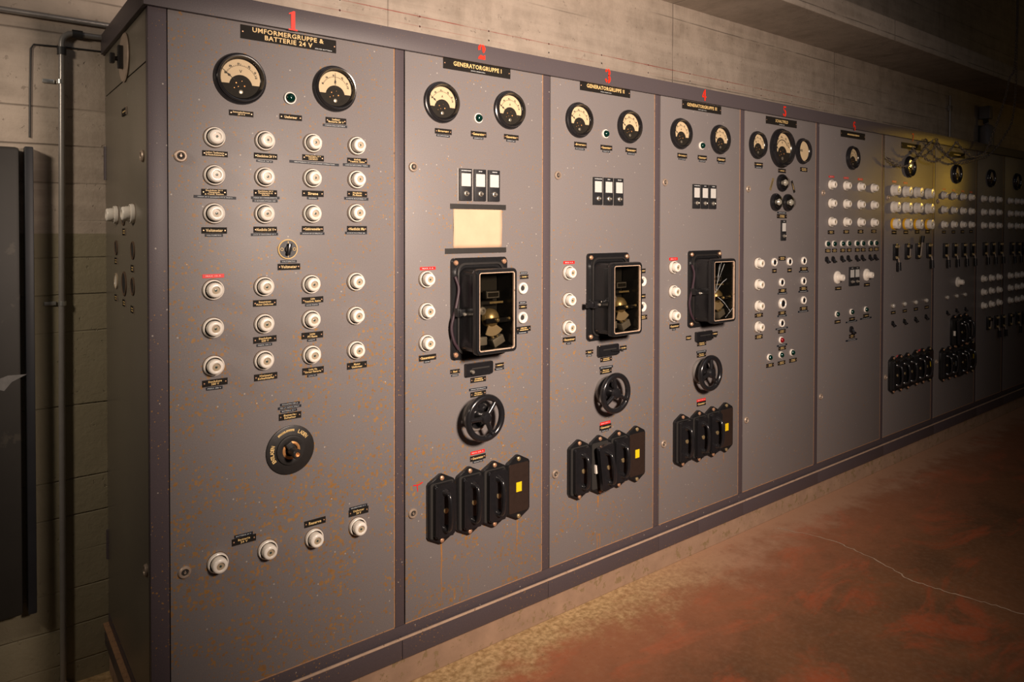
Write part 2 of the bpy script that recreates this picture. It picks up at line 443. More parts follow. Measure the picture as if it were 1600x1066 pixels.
def spawn(kit, name, x, z, label, cat, group=None, y=0.0, spin=0.0, side=False):
    """kit: list of (part name, mesh, part label, [sub kits]); every part becomes its own object under an Empty"""
    if len(kit) == 1 and not kit[0][3]:
        root = bpy.data.objects.new(name, kit[0][1]); COL.objects.link(root); kids = []
    else:
        root = bpy.data.objects.new(name, None); root.empty_display_size = 0.02; COL.objects.link(root); kids = kit
    root.location = (x, y, z) if not side else (X0, x, z)
    root.rotation_euler = mount(0, side, spin)
    for pn, me, lb, subs in kids:
        c = ob(pn, me, root, label=lb)
        for sn, sm, sl, _ in subs:
            ob(sn, sm, c, label=sl)
    return tag(root, label, cat, group)

def K(n, me, lb=None, subs=()): return (n, me, lb, list(subs))

NAMES = ['', 'panel one', 'panel two', 'panel three', 'panel four', 'panel five', 'panel six', 'panel seven', 'the eighth panel', 'the ninth panel', 'the tenth panel', 'the last panel']
X0 = 0.4028          # left side plane of the cabinet
ZT, ZB = 2.149, 0.207

# lettering
_tc = {}
def text_mesh(txt, w, h, mat, bold=0.018, thick=0.0):
    key = (txt, round(w, 4), round(h, 4), mat)
    if key in _tc: return _tc[key]
    cu = bpy.data.curves.new('lettering', 'FONT'); cu.body = txt; cu.size = 1; cu.align_x = 'CENTER'
    cu.offset = bold; cu.space_line = 0.95; cu.space_character = 1.1; cu.resolution_u = 2; cu.fill_mode = 'FRONT'
    o = bpy.data.objects.new('lettering', cu); COL.objects.link(o)
    dg = bpy.context.evaluated_depsgraph_get(); dg.update()
    me = bpy.data.meshes.new_from_object(o.evaluated_get(dg))
    bpy.data.objects.remove(o); bpy.data.curves.remove(cu)
    xs = [v.co.x for v in me.vertices]; ys = [v.co.y for v in me.vertices]
    sx = w / (max(xs) - min(xs)); sy = h / (max(ys) - min(ys)); cx = (max(xs) + min(xs)) / 2; cy = (max(ys) + min(ys)) / 2
    for v in me.vertices: v.co = ((v.co.x - cx) * sx, (v.co.y - cy) * sy, 0)
    me.materials.clear(); me.materials.append(M[mat])
    _tc[key] = me
    return me

# ---------------------------------------------------------------- measured layout: panel number, x, z (metres) ...
PLATES = [
  (1, 0.647, 1.882, 0.069, 0.016, 'n', 'Sammelschienen|24 V ='),
  (1, 0.793, 1.885, 0.069, 0.017, 'n', 'Umformer'),
  (1, 0.938, 1.888, 0.069, 0.019, 'n', 'Ladung|Batterie 24 V'),
  (1, 0.935, 1.872, 0.081, 0.008, 'd', 'CARICA DELLA BATTERIA'),
  (1, 0.574, 1.761, 0.069, 0.016, 'n', 'Ladung Tastbatterie|& Handscheinwerfer'),
  (1, 0.717, 1.763, 0.069, 0.017, 'n', 'Steckdose 24 V'),
  (1, 0.714, 1.748, 0.049, 0.007, 'd', 'PRESA 24 V'),
  (1, 0.863, 1.767, 0.069, 0.018, 'n', 'Beleuchtung 12 V|Transform.|Umgebung'),
  (1, 0.868, 1.751, 0.159, 0.008, 'd', 'ABBATTIMENTO 12 V LUCE ESTERNO INTERRUTTORE'),
  (1, 1.01, 1.767, 0.069, 0.017, 'n', 'Notlicht|Transform. Station'),
  (1, 1.008, 1.752, 0.094, 0.009, 'd', 'LUCE DI SOCCORSO TRAFO'),
  (1, 0.571, 1.652, 0.069, 0.018, 'n', 'Steckdose 24 V|Hauptpult|& Transf. Station'),
  (1, 0.574, 1.638, 0.115, 0.008, 'd', 'PRESA 24 V QUADRO PT E TRAFO'),
  (1, 0.716, 1.654, 0.069, 0.019, 'n', 'Steckdose 24 V|Fundamente &|Schacht'),
  (1, 0.716, 1.64, 0.084, 0.008, 'd', 'PRESA 24 V FONDAMENTA'),
  (1, 0.715, 1.631, 0.074, 0.008, 'd', 'E INTERRUTTORI 150'),
  (1, 0.862, 1.657, 0.069, 0.019, 'n', 'Sirene'),
  (1, 0.861, 1.643, 0.036, 0.008, 'd', 'SIRENA'),
  (1, 1.01, 1.66, 0.069, 0.018, 'n', 'Notlicht|Pt-Raum'),
  (1, 1.007, 1.645, 0.084, 0.009, 'd', 'LUCE DI SOCCORSO PT'),
  (1, 0.571, 1.544, 0.069, 0.018, 'n', 'Voltmeter'),
  (1, 0.57, 1.53, 0.049, 0.008, 'd', 'VOLTOMETRO'),
  (1, 0.715, 1.546, 0.069, 0.018, 'n', 'Notlicht 24 V'),
  (1, 0.713, 1.532, 0.08, 0.008, 'd', 'LUCE DI SOCCORSO 24 V'),
  (1, 0.861, 1.548, 0.069, 0.018, 'n', 'Gefahrenmelder'),
  (1, 0.86, 1.534, 0.078, 0.008, 'd', 'ANNUNCIO DI PERICOLO'),
  (1, 1.009, 1.548, 0.069, 0.019, 'n', 'Notlicht Ma'),
  (1, 1.006, 1.535, 0.076, 0.008, 'd', 'LUCE DI SOCCORSO MA'),
  (1, 0.785, 1.45, 0.05, 0.008, 'd', 'VOLTOMETRO'),
  (1, 0.786, 1.434, 0.069, 0.019, 'n', 'Voltmeter'),
  (1, 0.568, 1.415, 0.059, 0.011, 'r', 'MAX 10 A'),
  (1, 0.713, 1.329, 0.069, 0.019, 'n', 'Steuerstrom|Motor Umformer'),
  (1, 0.86, 1.329, 0.069, 0.019, 'n', 'Licht|Transform. Station'),
  (1, 0.858, 1.314, 0.044, 0.008, 'd', 'LUCE TRAFO'),
  (1, 0.713, 1.221, 0.069, 0.019, 'n', 'Steckdose|220 V'),
  (1, 0.711, 1.205, 0.046, 0.008, 'd', 'PRESA 220 V'),
  (1, 0.859, 1.22, 0.069, 0.02, 'n', 'Licht|PT-Raum'),
  (1, 0.857, 1.205, 0.03, 0.008, 'd', 'LUCE PT'),
  (1, 0.571, 1.112, 0.069, 0.019, 'n', 'Steckdose|380 V'),
  (1, 0.569, 1.096, 0.045, 0.009, 'd', 'PRESA 380 V'),
  (1, 0.715, 1.11, 0.069, 0.02, 'n', 'Heizung|Schalttafel'),
  (1, 0.861, 1.11, 0.069, 0.021, 'n', 'Licht Hs.|Eingang Batterie'),
  (1, 0.858, 1.095, 0.032, 0.007, 'd', 'LUCE HS'),
  (1, 1.008, 1.109, 0.069, 0.021, 'n', 'Motor|Umformer'),
  (1, 0.788, 1.018, 0.061, 0.008, 'd', 'VOLANTINO PER LA'),
  (1, 0.787, 1.008, 0.072, 0.008, 'd', 'PER LA CARICA DELLA'),
  (1, 0.784, 0.998, 0.051, 0.008, 'd', 'BATTERIA 24 V'),
  (1, 0.788, 0.981, 0.069, 0.02, 'n', 'Batterie-|Schalter'),
  (1, 0.649, 0.655, 0.053, 0.009, 'd', 'BATTERIE 24 V'),
  (1, 0.65, 0.64, 0.069, 0.02, 'n', 'Batterie|24 V'),
  (1, 0.866, 0.637, 0.069, 0.02, 'n', 'Reserve'),
  (1, 1.012, 0.649, 0.063, 0.009, 'd', 'GENERATORE 24 V'),
  (1, 1.013, 0.634, 0.069, 0.022, 'n', 'Umformer|24 V'),
  (2, 1.336, 1.888, 0.069, 0.019, 'n', 'Erregung'),
  (2, 1.335, 1.873, 0.055, 0.008, 'd', 'ECCITAZIONE'),
  (2, 1.487, 1.891, 0.069, 0.02, 'n', 'Generator'),
  (2, 1.485, 1.876, 0.045, 0.008, 'd', 'GENERATORE'),
  (2, 1.637, 1.892, 0.069, 0.019, 'n', 'Generator'),
  (2, 1.635, 1.878, 0.044, 0.008, 'd', 'GENERATORE'),
  (2, 1.273, 1.412, 0.063, 0.011, 'r', 'MAX 4 A'),
  (2, 1.272, 1.104, 0.069, 0.02, 'n', 'Steuerstrom'),
  (2, 1.27, 1.09, 0.025, 0.008, 'd', '~1 under the Steuerstrom nameplate'),
  (2, 1.698, 1.38, 0.035, 0.008, 'd', '~1 above the upper socket right of the meter case'),
  (2, 1.7, 1.365, 0.041, 0.016, 'n', '~1 above the upper socket right of the meter case'),
  (2, 1.693, 1.267, 0.036, 0.008, 'd', '~1 above the lower socket right of the meter case'),
  (2, 1.694, 1.251, 0.039, 0.017, 'n', '~1 above the lower socket right of the meter case'),
  (2, 1.698, 1.166, 0.069, 0.02, 'n', '~2 below the lower socket right of the meter case'),
  (2, 1.692, 1.152, 0.053, 0.008, 'd', '~1 below the lower socket right of the meter case'),
  (2, 1.385, 1.042, 0.041, 0.015, 'n', 'Hand'),
  (2, 1.384, 1.028, 0.031, 0.007, 'd', '~1 under the Hand nameplate'),
  (2, 1.583, 1.041, 0.04, 0.017, 'n', '~1 right of the slide switch'),
  (2, 1.582, 1.027, 0.044, 0.008, 'd', '~1 right of the slide switch'),
  (2, 1.485, 1.017, 0.074, 0.008, 'd', '~1 just under the slide switch'),
  (2, 1.486, 1.0, 0.069, 0.019, 'n', '~2 just under the slide switch'),
  (2, 1.486, 0.966, 0.08, 0.009, 'd', 'REGOLATORE MAGNETE'),
  (2, 1.486, 0.948, 0.069, 0.019, 'n', 'Magnet-|regulator'),
  (2, 1.484, 0.735, 0.063, 0.012, 'r', 'MAX 250 A'),
  (2, 1.485, 0.715, 0.069, 0.019, 'n', 'Generator'),
  (2, 1.485, 0.701, 0.046, 0.008, 'd', 'GENERATORE'),
  (3, 1.993, 1.889, 0.069, 0.022, 'n', 'Erregung'),
  (3, 1.99, 1.872, 0.053, 0.008, 'd', 'ECCITAZIONE'),
  (3, 2.142, 1.888, 0.069, 0.021, 'n', 'Generator'),
  (3, 2.141, 1.872, 0.045, 0.008, 'd', 'GENERATORE'),
  (3, 2.293, 1.888, 0.069, 0.021, 'n', 'Generator'),
  (3, 2.292, 1.872, 0.046, 0.009, 'd', 'GENERATORE'),
  (3, 1.932, 1.413, 0.061, 0.012, 'r', 'MAX 4 A'),
  (3, 1.934, 1.103, 0.069, 0.02, 'n', 'Steuerstrom'),
  (3, 1.931, 1.087, 0.027, 0.008, 'd', '~1 under the Steuerstrom nameplate'),
  (3, 2.369, 1.363, 0.04, 0.02, 'n', '~1 half hidden above the upper socket beside the meter case'),
  (3, 2.37, 1.251, 0.04, 0.02, 'n', '~1 half hidden between the two sockets beside the meter case'),
  (3, 2.374, 1.158, 0.055, 0.02, 'n', '~2 half hidden below the lower socket beside the meter case'),
  (3, 2.047, 1.04, 0.043, 0.017, 'n', 'Hand'),
  (3, 2.046, 1.025, 0.03, 0.008, 'd', '~1 under the Hand nameplate'),
  (3, 2.249, 1.036, 0.042, 0.019, 'n', '~1 right of the slide switch'),
  (3, 2.145, 0.999, 0.069, 0.019, 'n', '~2 just under the slide switch'),
  (3, 2.146, 0.965, 0.08, 0.01, 'd', 'REGOLATORE MAGNETE'),
  (3, 2.144, 0.949, 0.069, 0.022, 'n', 'Magnet-|regulator'),
  (3, 2.141, 0.73, 0.061, 0.012, 'r', 'MAX 250 A'),
  (3, 2.142, 0.713, 0.069, 0.021, 'n', 'Generator'),
  (3, 2.14, 0.698, 0.044, 0.008, 'd', 'GENERATORE'),
  (4, 2.639, 1.886, 0.069, 0.022, 'n', 'Erregung'),
  (4, 2.638, 1.87, 0.051, 0.008, 'd', 'ECCITAZIONE'),
  (4, 2.788, 1.886, 0.069, 0.022, 'n', 'Generator'),
  (4, 2.787, 1.869, 0.048, 0.008, 'd', 'GENERATORE'),
  (4, 2.936, 1.886, 0.069, 0.022, 'n', 'Generator'),
  (4, 2.936, 1.87, 0.048, 0.009, 'd', 'GENERATORE'),
  (4, 2.58, 1.41, 0.059, 0.013, 'r', 'MAX 4 A'),
  (4, 2.589, 1.101, 0.069, 0.021, 'n', 'Steuerstrom'),
  (4, 2.586, 1.085, 0.025, 0.008, 'd', '~1 under the Steuerstrom nameplate'),
  (4, 2.692, 1.037, 0.038, 0.02, 'n', 'Hand'),
  (4, 2.894, 1.038, 0.043, 0.021, 'n', '~1 right of the slide switch'),
  (4, 2.791, 1.0, 0.069, 0.02, 'n', '~2 just under the slide switch'),
  (4, 2.79, 0.962, 0.076, 0.01, 'd', 'REGOLATORE MAGNETE'),
  (4, 2.79, 0.946, 0.069, 0.021, 'n', 'Magnet-|regulator'),
  (4, 2.79, 0.73, 0.067, 0.012, 'r', 'MAX 250 A'),
  (4, 2.791, 0.713, 0.069, 0.021, 'n', 'Generator'),
  (5, 3.255, 1.88, 0.075, 0.02, 'n', '~1 under the left gauge'),
  (5, 3.255, 1.865, 0.069, 0.009, 'd', '~1 under the left gauge'),
  (5, 3.473, 1.858, 0.074, 0.022, 'n', '~1 under the largest gauge'),
  (5, 3.69, 1.876, 0.074, 0.023, 'n', '~2 under the right gauge'),
  (5, 3.474, 1.634, 0.086, 0.01, 'd', '~1 under the three clear bulbs'),
  (5, 3.475, 1.615, 0.095, 0.022, 'n', '~2 under the three clear bulbs'),
  (5, 3.48, 1.389, 0.069, 0.023, 'n', '~2 between the two upper left sockets'),
  (5, 3.407, 1.325, 0.042, 0.022, 'n', '~1 under the first socket of the top row'),
  (5, 3.554, 1.323, 0.043, 0.023, 'n', '~1 under the second socket of the top row'),
  (5, 3.7, 1.325, 0.08, 0.02, 'n', '~2 under the top socket of the right column'),
  (5, 3.699, 1.31, 0.1, 0.009, 'd', '~1 under the top socket of the right column'),
  (5, 3.486, 1.216, 0.075, 0.02, 'n', '~2 under the small socket above the largest one'),
  (5, 3.485, 1.201, 0.091, 0.009, 'd', '~1 under the small socket above the largest one'),
  (5, 3.696, 1.216, 0.08, 0.021, 'n', '~2 under the middle socket of the right column'),
  (5, 3.696, 1.2, 0.1, 0.009, 'd', '~1 under the middle socket of the right column'),
  (5, 3.484, 1.096, 0.075, 0.02, 'n', '~2 under the largest socket'),
  (5, 3.484, 1.08, 0.091, 0.009, 'd', '~1 under the largest socket'),
  (5, 3.7, 1.105, 0.08, 0.02, 'n', '~2 under the lowest socket of the right column'),
  (5, 3.696, 1.089, 0.107, 0.009, 'd', '~1 under the lowest socket of the right column'),
  (5, 3.482, 1.013, 0.118, 0.009, 'd', '~1 just above the red lamp'),
  (5, 3.483, 0.996, 0.073, 0.02, 'n', '~2 just above the red lamp'),
  (5, 3.486, 0.922, 0.1, 0.009, 'd', '~1 just below the red lamp'),
  (5, 3.487, 0.906, 0.072, 0.02, 'n', '~2 just below the red lamp'),
  (5, 3.372, 0.827, 0.071, 0.02, 'n', '~2 under the left green lamp'),
  (5, 3.482, 0.827, 0.073, 0.021, 'n', '~2 under the middle green lamp'),
  (5, 3.595, 0.828, 0.076, 0.021, 'n', '~2 under the right green lamp'),
  (5, 3.266, 1.1, 0.073, 0.021, 'n', '~2 between the two lowest porcelain fuses'),
  (5, 3.267, 0.988, 0.068, 0.022, 'n', '~2 under the lowest porcelain fuse'),
  (6, 3.992, 1.85, 0.061, 0.011, 'r', '~1 above the first fuse of the top row'),
  (6, 4.164, 1.85, 0.058, 0.011, 'r', '~1 above the second fuse of the top row'),
  (6, 4.337, 1.85, 0.06, 0.012, 'r', '~1 above the third fuse of the top row'),
  (6, 3.992, 1.528, 0.073, 0.022, 'n', '~2 below the first fuse column'),
  (6, 4.169, 1.53, 0.069, 0.022, 'n', '~2 below the second fuse column'),
  (6, 4.345, 1.531, 0.07, 0.023, 'n', '~2 below the third fuse column'),
  (6, 4.516, 1.532, 0.069, 0.022, 'n', '~2 below the fourth fuse column'),
  (6, 3.957, 1.421, 0.06, 0.022, 'n', '~2 under the first lamp of the row of eight'),
  (6, 4.033, 1.421, 0.056, 0.021, 'n', '~2 under the second lamp of the row of eight'),
  (6, 4.13, 1.42, 0.059, 0.022, 'n', '~2 under the third lamp of the row of eight'),
  (6, 4.206, 1.42, 0.058, 0.022, 'n', '~2 under the fourth lamp of the row of eight'),
  (6, 4.306, 1.419, 0.059, 0.023, 'n', '~2 under the fifth lamp of the row of eight'),
  (6, 4.38, 1.419, 0.059, 0.023, 'n', '~2 under the sixth lamp of the row of eight'),
  (6, 4.479, 1.419, 0.058, 0.023, 'n', '~2 under the seventh lamp of the row of eight'),
  (6, 4.552, 1.42, 0.06, 0.023, 'n', '~2 under the eighth lamp of the row of eight'),
  (6, 4.08, 1.197, 0.074, 0.02, 'n', '~1 under the flanged fuse left of the twin switch'),
  (6, 4.432, 1.201, 0.075, 0.021, 'n', '~1 under the flanged fuse right of the twin switch'),
  (6, 4.076, 1.0, 0.069, 0.021, 'n', '~1 under the left lamp of the lower three'),
  (6, 4.249, 1.003, 0.071, 0.021, 'n', '~1 under the middle lamp of the lower three'),
  (6, 4.243, 0.988, 0.141, 0.009, 'd', '~1 under the middle lamp of the lower three'),
  (6, 4.425, 1.009, 0.073, 0.022, 'n', '~1 under the right lamp of the lower three'),
  (6, 4.423, 0.994, 0.149, 0.009, 'd', '~1 under the right lamp of the lower three'),
  (6, 4.25, 0.899, 0.071, 0.024, 'n', '~2 under the lone lower toggle switch'),
  (6, 4.245, 0.876, 0.141, 0.009, 'd', '~1 under the lone lower toggle switch'),
  (7, 4.792, 1.854, 0.057, 0.012, 'r', '~1 above the first fuse of the top row'),
  (7, 4.955, 1.852, 0.057, 0.012, 'r', '~1 above the second fuse of the top row'),
  (7, 4.795, 1.524, 0.068, 0.024, 'n', '~1 below the first yellow ringed fuse'),
  (7, 4.966, 1.525, 0.069, 0.024, 'n', '~1 below the second yellow ringed fuse'),
  (7, 5.14, 1.526, 0.07, 0.024, 'n', '~1 below the third yellow ringed fuse'),
  (7, 5.304, 1.527, 0.071, 0.025, 'n', '~1 below the fourth yellow ringed fuse'),
  (7, 4.794, 1.002, 0.066, 0.02, 'n', '~1 under the first lamp of the row of four'),
  (7, 4.962, 1.001, 0.065, 0.021, 'n', '~1 under the second lamp of the row of four'),
  (7, 5.132, 1.001, 0.066, 0.022, 'n', '~1 under the third lamp of the row of four'),
  (7, 5.303, 1.002, 0.067, 0.021, 'n', '~1 under the fourth lamp of the row of four'),
  (7, 4.874, 0.709, 0.054, 0.012, 'r', '~1 above the left bank of handles'),
  (7, 5.209, 0.713, 0.057, 0.012, 'r', '~1 above the right bank of handles'),
  (8, 5.578, 1.832, 0.051, 0.011, 'r', '~1 above the first fuse of the top row'),
  (8, 5.75, 1.829, 0.051, 0.012, 'r', '~1 above the second fuse of the top row'),
  (8, 5.917, 1.828, 0.051, 0.012, 'r', '~1 above the third fuse of the top row'),
  (8, 6.077, 1.826, 0.05, 0.012, 'r', '~1 above the fourth fuse of the top row'),
  (8, 5.581, 1.524, 0.067, 0.021, 'n', '~1 below the first fuse column'),
  (8, 5.75, 1.524, 0.065, 0.022, 'n', '~1 below the second fuse column'),
  (8, 5.916, 1.525, 0.065, 0.023, 'n', '~1 below the third fuse column'),
  (8, 6.081, 1.526, 0.065, 0.022, 'n', '~1 below the fourth fuse column'),
]
TITLES = [
  (1, 0.792, 2.119, 'UMFORMERGRUPPE &|BATTERIE 24 V', 'SERVIZI BATTERIA'),
  (2, 1.483, 2.128, 'GENERATORGRUPPE I', 'GRUPPO GENERATORE I'),
  (3, 2.137, 2.131, 'GENERATORGRUPPE II', 'GRUPPO GENERATORE II'),
  (4, 2.784, 2.124, 'GENERATORGRUPPE III', 'GRUPPO GENERATORE III'),
  (5, 3.465, 2.117, 'SCHALTFELD', '~'),
  (6, 4.241, 2.111, '~', '~'),
  (7, 5.034, 2.099, '~', '~'),
  (8, 5.798, 2.092, '~', '~'),
]
NUMBERS = [
  (1, 0.795, 2.173),
  (2, 1.489, 2.186),
  (3, 2.134, 2.186),
  (4, 2.78, 2.181),
  (5, 3.468, 2.174),
  (6, 4.226, 2.163),
  (7, 5.021, 2.158),
]
GAUGES = [
  (1, 0.644, 1.981, 0.148, 'V', 140, 'V'),
  (1, 0.933, 1.987, 0.144, 'A', 90, 'A'),
  (2, 1.328, 1.988, 0.144, 'A', 140, 'A'),
  (2, 1.626, 1.992, 0.144, 'A', 143, 'A'),
  (3, 1.982, 1.988, 0.144, 'A', 140, 'A'),
  (3, 2.279, 1.988, 0.144, 'A', 143, 'A'),
  (4, 2.624, 1.986, 0.144, 'A', 143, 'A'),
  (4, 2.92, 1.982, 0.144, 'A', 143, 'A'),
  (5, 3.239, 1.978, 0.144, 'A', 120, 'V'),
  (5, 3.459, 1.977, 0.21, 'B', 150, 'V'),
  (5, 3.674, 1.976, 0.144, 'F', 0, ''),
  (6, 4.229, 1.973, 0.144, 'A', 120, 'A'),
  (7, 5.005, 1.961, 0.144, 'A', 120, 'A'),
  (8, 5.789, 1.951, 0.144, 'A', 120, 'A'),
  (9, 6.463, 1.949, 0.144, 'A', 120, 'A'),
  (10, 7.058, 1.945, 0.144, 'A', 120, 'A'),
]
FUSES = [
  (1, 0.572, 1.807, 's', 'above the Ladung Tastbatterie nameplate'),
  (1, 0.714, 1.808, 's', 'above the Steckdose nameplate in the top row'),
  (1, 0.86, 1.812, 's', 'above the Beleuchtung 12 V nameplate'),
  (1, 1.007, 1.814, 's', 'above the Notlicht Transform. Station nameplate'),
  (1, 0.571, 1.7, 's', 'above the long QUADRO PT E TRAFO strip'),
  (1, 0.713, 1.701, 's', 'above the FONDAMENTA strip'),
  (1, 0.859, 1.704, 's', 'above the Sirene nameplate'),
  (1, 1.006, 1.706, 's', 'above the Notlicht Pt-Raum nameplate'),
  (1, 0.57, 1.592, 's', 'above the left Voltmeter nameplate'),
  (1, 0.712, 1.593, 's', 'above the Notlicht 24 V nameplate'),
  (1, 0.858, 1.595, 's', 'above the Gefahrenmelder nameplate'),
  (1, 1.005, 1.599, 's', 'above the Notlicht Ma nameplate'),
  (1, 0.567, 1.376, 's', 'just below the red MAX 10 A strip'),
  (1, 0.71, 1.378, 's', 'above the Steuerstrom Motor Umformer nameplate'),
  (1, 0.854, 1.378, 's', 'above the Licht Transform. Station nameplate'),
  (1, 1.003, 1.379, 's', 'right column, top of the lower block'),
  (1, 0.566, 1.268, 's', 'left column, middle of the lower block'),
  (1, 0.71, 1.268, 's', 'in the middle of the second column of the lower block'),
  (1, 0.854, 1.269, 's', 'above the Licht PT-Raum nameplate'),
  (1, 1.002, 1.27, 's', 'right column, middle of the lower block'),
  (1, 0.567, 1.16, 's', 'above the lowest left Steckdose nameplate'),
  (1, 0.709, 1.16, 's', 'above the Heizung Schalttafel nameplate'),
  (1, 0.855, 1.16, 's', 'above the Licht Hs. nameplate'),
  (1, 1.003, 1.159, 's', 'above the Motor Umformer nameplate'),
  (1, 0.576, 0.595, 's', 'in the bottom row beside the lower lock'),
  (1, 0.718, 0.593, 's', 'in the bottom row right of the Batterie nameplate'),
  (1, 0.862, 0.589, 's', 'below the Reserve nameplate'),
  (1, 1.008, 0.587, 's', 'below the Umformer 24 V nameplate'),
  (2, 1.266, 1.375, 's', 'just below the red MAX 4 A strip'),
  (2, 1.266, 1.265, 's', 'in the middle of the three left of the meter case'),
  (2, 1.266, 1.155, 's', 'above the Steuerstrom nameplate'),
  (3, 1.927, 1.372, 's', 'just below the red MAX 4 A strip'),
  (3, 1.926, 1.262, 's', 'in the middle of the three left of the meter case'),
  (3, 1.925, 1.152, 's', 'above the Steuerstrom nameplate'),
  (4, 2.578, 1.372, 's', 'just below the red MAX 4 A strip'),
  (4, 2.577, 1.261, 's', 'in the middle of the three left of the meter case'),
  (4, 2.579, 1.15, 's', 'above the Steuerstrom nameplate'),
  (5, 3.252, 1.37, 's', 'topmost of the left column'),
  (5, 3.253, 1.26, 's', 'second from the top of the left column'),
  (5, 3.255, 1.149, 's', 'second from the bottom of the left column'),
  (5, 3.256, 1.04, 's', 'lowest of the left column'),
  (6, 3.983, 1.803, 's', 'in the top row, first from the left'),
  (6, 4.155, 1.803, 's', 'in the top row, second from the left'),
  (6, 4.327, 1.803, 's', 'in the top row, third from the left'),
  (6, 4.496, 1.801, 's', 'in the top row, last on the right'),
  (6, 3.985, 1.695, 's', 'in the middle row, first from the left'),
  (6, 4.157, 1.695, 's', 'in the middle row, second from the left'),
  (6, 4.329, 1.695, 's', 'in the middle row, third from the left'),
  (6, 4.498, 1.695, 's', 'in the middle row, last on the right'),
  (6, 3.987, 1.588, 's', 'in the bottom row, first from the left'),
  (6, 4.159, 1.588, 's', 'in the bottom row, second from the left'),
  (6, 4.331, 1.587, 's', 'in the bottom row, third from the left'),
  (6, 4.5, 1.586, 's', 'in the bottom row, last on the right'),
  (7, 4.777, 1.797, 'b', 'in the top row, first from the left'),
  (7, 4.949, 1.794, 'b', 'in the top row, second from the left'),
  (7, 5.116, 1.794, 'b', 'in the top row, third from the left'),
  (7, 5.293, 1.791, 'b', 'in the top row, last on the right'),
  (7, 4.779, 1.688, 'b', 'in the middle row, first from the left'),
  (7, 4.951, 1.688, 'b', 'in the middle row, second from the left'),
  (7, 5.119, 1.688, 'b', 'in the middle row, third from the left'),
  (7, 5.295, 1.687, 'b', 'in the middle row, last on the right'),
  (7, 4.782, 1.58, 'y', 'in the yellow ringed row, first from the left'),
  (7, 4.954, 1.58, 'y', 'in the yellow ringed row, second from the left'),
  (7, 5.121, 1.578, 'y', 'in the yellow ringed row, third from the left'),
  (7, 5.298, 1.578, 'y', 'in the yellow ringed row, last on the right'),
  (8, 5.555, 1.787, 's', 'in the top row, first from the left'),
  (8, 5.726, 1.787, 's', 'in the top row, second from the left'),
  (8, 5.894, 1.786, 's', 'in the top row, third from the left'),
  (8, 6.053, 1.786, 's', 'in the top row, last on the right'),
  (8, 5.557, 1.684, 's', 'in the middle row, first from the left'),
  (8, 5.729, 1.683, 's', 'in the middle row, second from the left'),
  (8, 5.896, 1.681, 's', 'in the middle row, third from the left'),
  (8, 6.056, 1.68, 's', 'in the middle row, last on the right'),
  (8, 5.56, 1.577, 's', 'in the bottom row, first from the left'),
  (8, 5.732, 1.578, 's', 'in the bottom row, second from the left'),
  (8, 5.899, 1.578, 's', 'in the bottom row, third from the left'),
  (8, 6.059, 1.578, 's', 'in the bottom row, last on the right'),
  (9, 6.302, 1.782, 's', 'in the top row, on the left'),
  (9, 6.465, 1.782, 's', 'in the top row, in the middle column'),
  (9, 6.627, 1.782, 's', 'in the top row, on the right'),
  (9, 6.306, 1.677, 's', 'in the second row, on the left'),
  (9, 6.468, 1.678, 's', 'in the second row, in the middle column'),
  (9, 6.63, 1.679, 's', 'in the second row, on the right'),
  (9, 6.309, 1.573, 's', 'in the third row, on the left'),
  (9, 6.472, 1.573, 's', 'in the third row, in the middle column'),
  (9, 6.634, 1.573, 's', 'in the third row, on the right'),
  (9, 6.321, 1.156, 's', 'in the fourth row, on the left'),
  (9, 6.485, 1.155, 's', 'in the fourth row, in the middle column'),
  (9, 6.647, 1.156, 's', 'in the fourth row, on the right'),
  (9, 6.325, 1.051, 's', 'in the fifth row, on the left'),
  (9, 6.488, 1.053, 's', 'in the fifth row, in the middle column'),
  (9, 6.651, 1.052, 's', 'in the fifth row, on the right'),
  (9, 6.328, 0.945, 's', 'in the lowest row, on the left'),
  (9, 6.492, 0.946, 's', 'in the lowest row, in the middle column'),
  (9, 6.654, 0.949, 's', 'in the lowest row, on the right'),
  (10, 6.885, 1.779, 's', 'in the top row, on the left'),
  (10, 7.048, 1.779, 's', 'in the top row, in the middle column'),
  (10, 7.19, 1.779, 's', 'in the top row, on the right'),
  (10, 6.889, 1.673, 's', 'in the second row, on the left'),
  (10, 7.052, 1.674, 's', 'in the second row, in the middle column'),
  (10, 7.194, 1.673, 's', 'in the second row, on the right'),
  (10, 6.892, 1.572, 's', 'in the third row, on the left'),
  (10, 7.056, 1.57, 's', 'in the third row, in the middle column'),
  (10, 7.197, 1.568, 's', 'in the third row, on the right'),
  (10, 6.906, 1.156, 's', 'in the fourth row, on the left'),
  (10, 7.07, 1.154, 's', 'in the fourth row, in the middle column'),
  (10, 7.212, 1.154, 's', 'in the fourth row, on the right'),
  (10, 6.91, 1.054, 's', 'in the fifth row, on the left'),
  (10, 7.074, 1.054, 's', 'in the fifth row, in the middle column'),
  (10, 7.216, 1.055, 's', 'in the fifth row, on the right'),
  (10, 6.913, 0.95, 's', 'in the lowest row, on the left'),
  (10, 7.078, 0.948, 's', 'in the lowest row, in the middle column'),
  (10, 7.22, 0.95, 's', 'in the lowest row, on the right'),
  (6, 4.065, 1.262, 't', 'left of the twin switch'),
  (6, 4.422, 1.263, 't', 'right of the twin switch'),
  (8, 5.837, 1.153, 't', 'alone above the three lamps'),
]
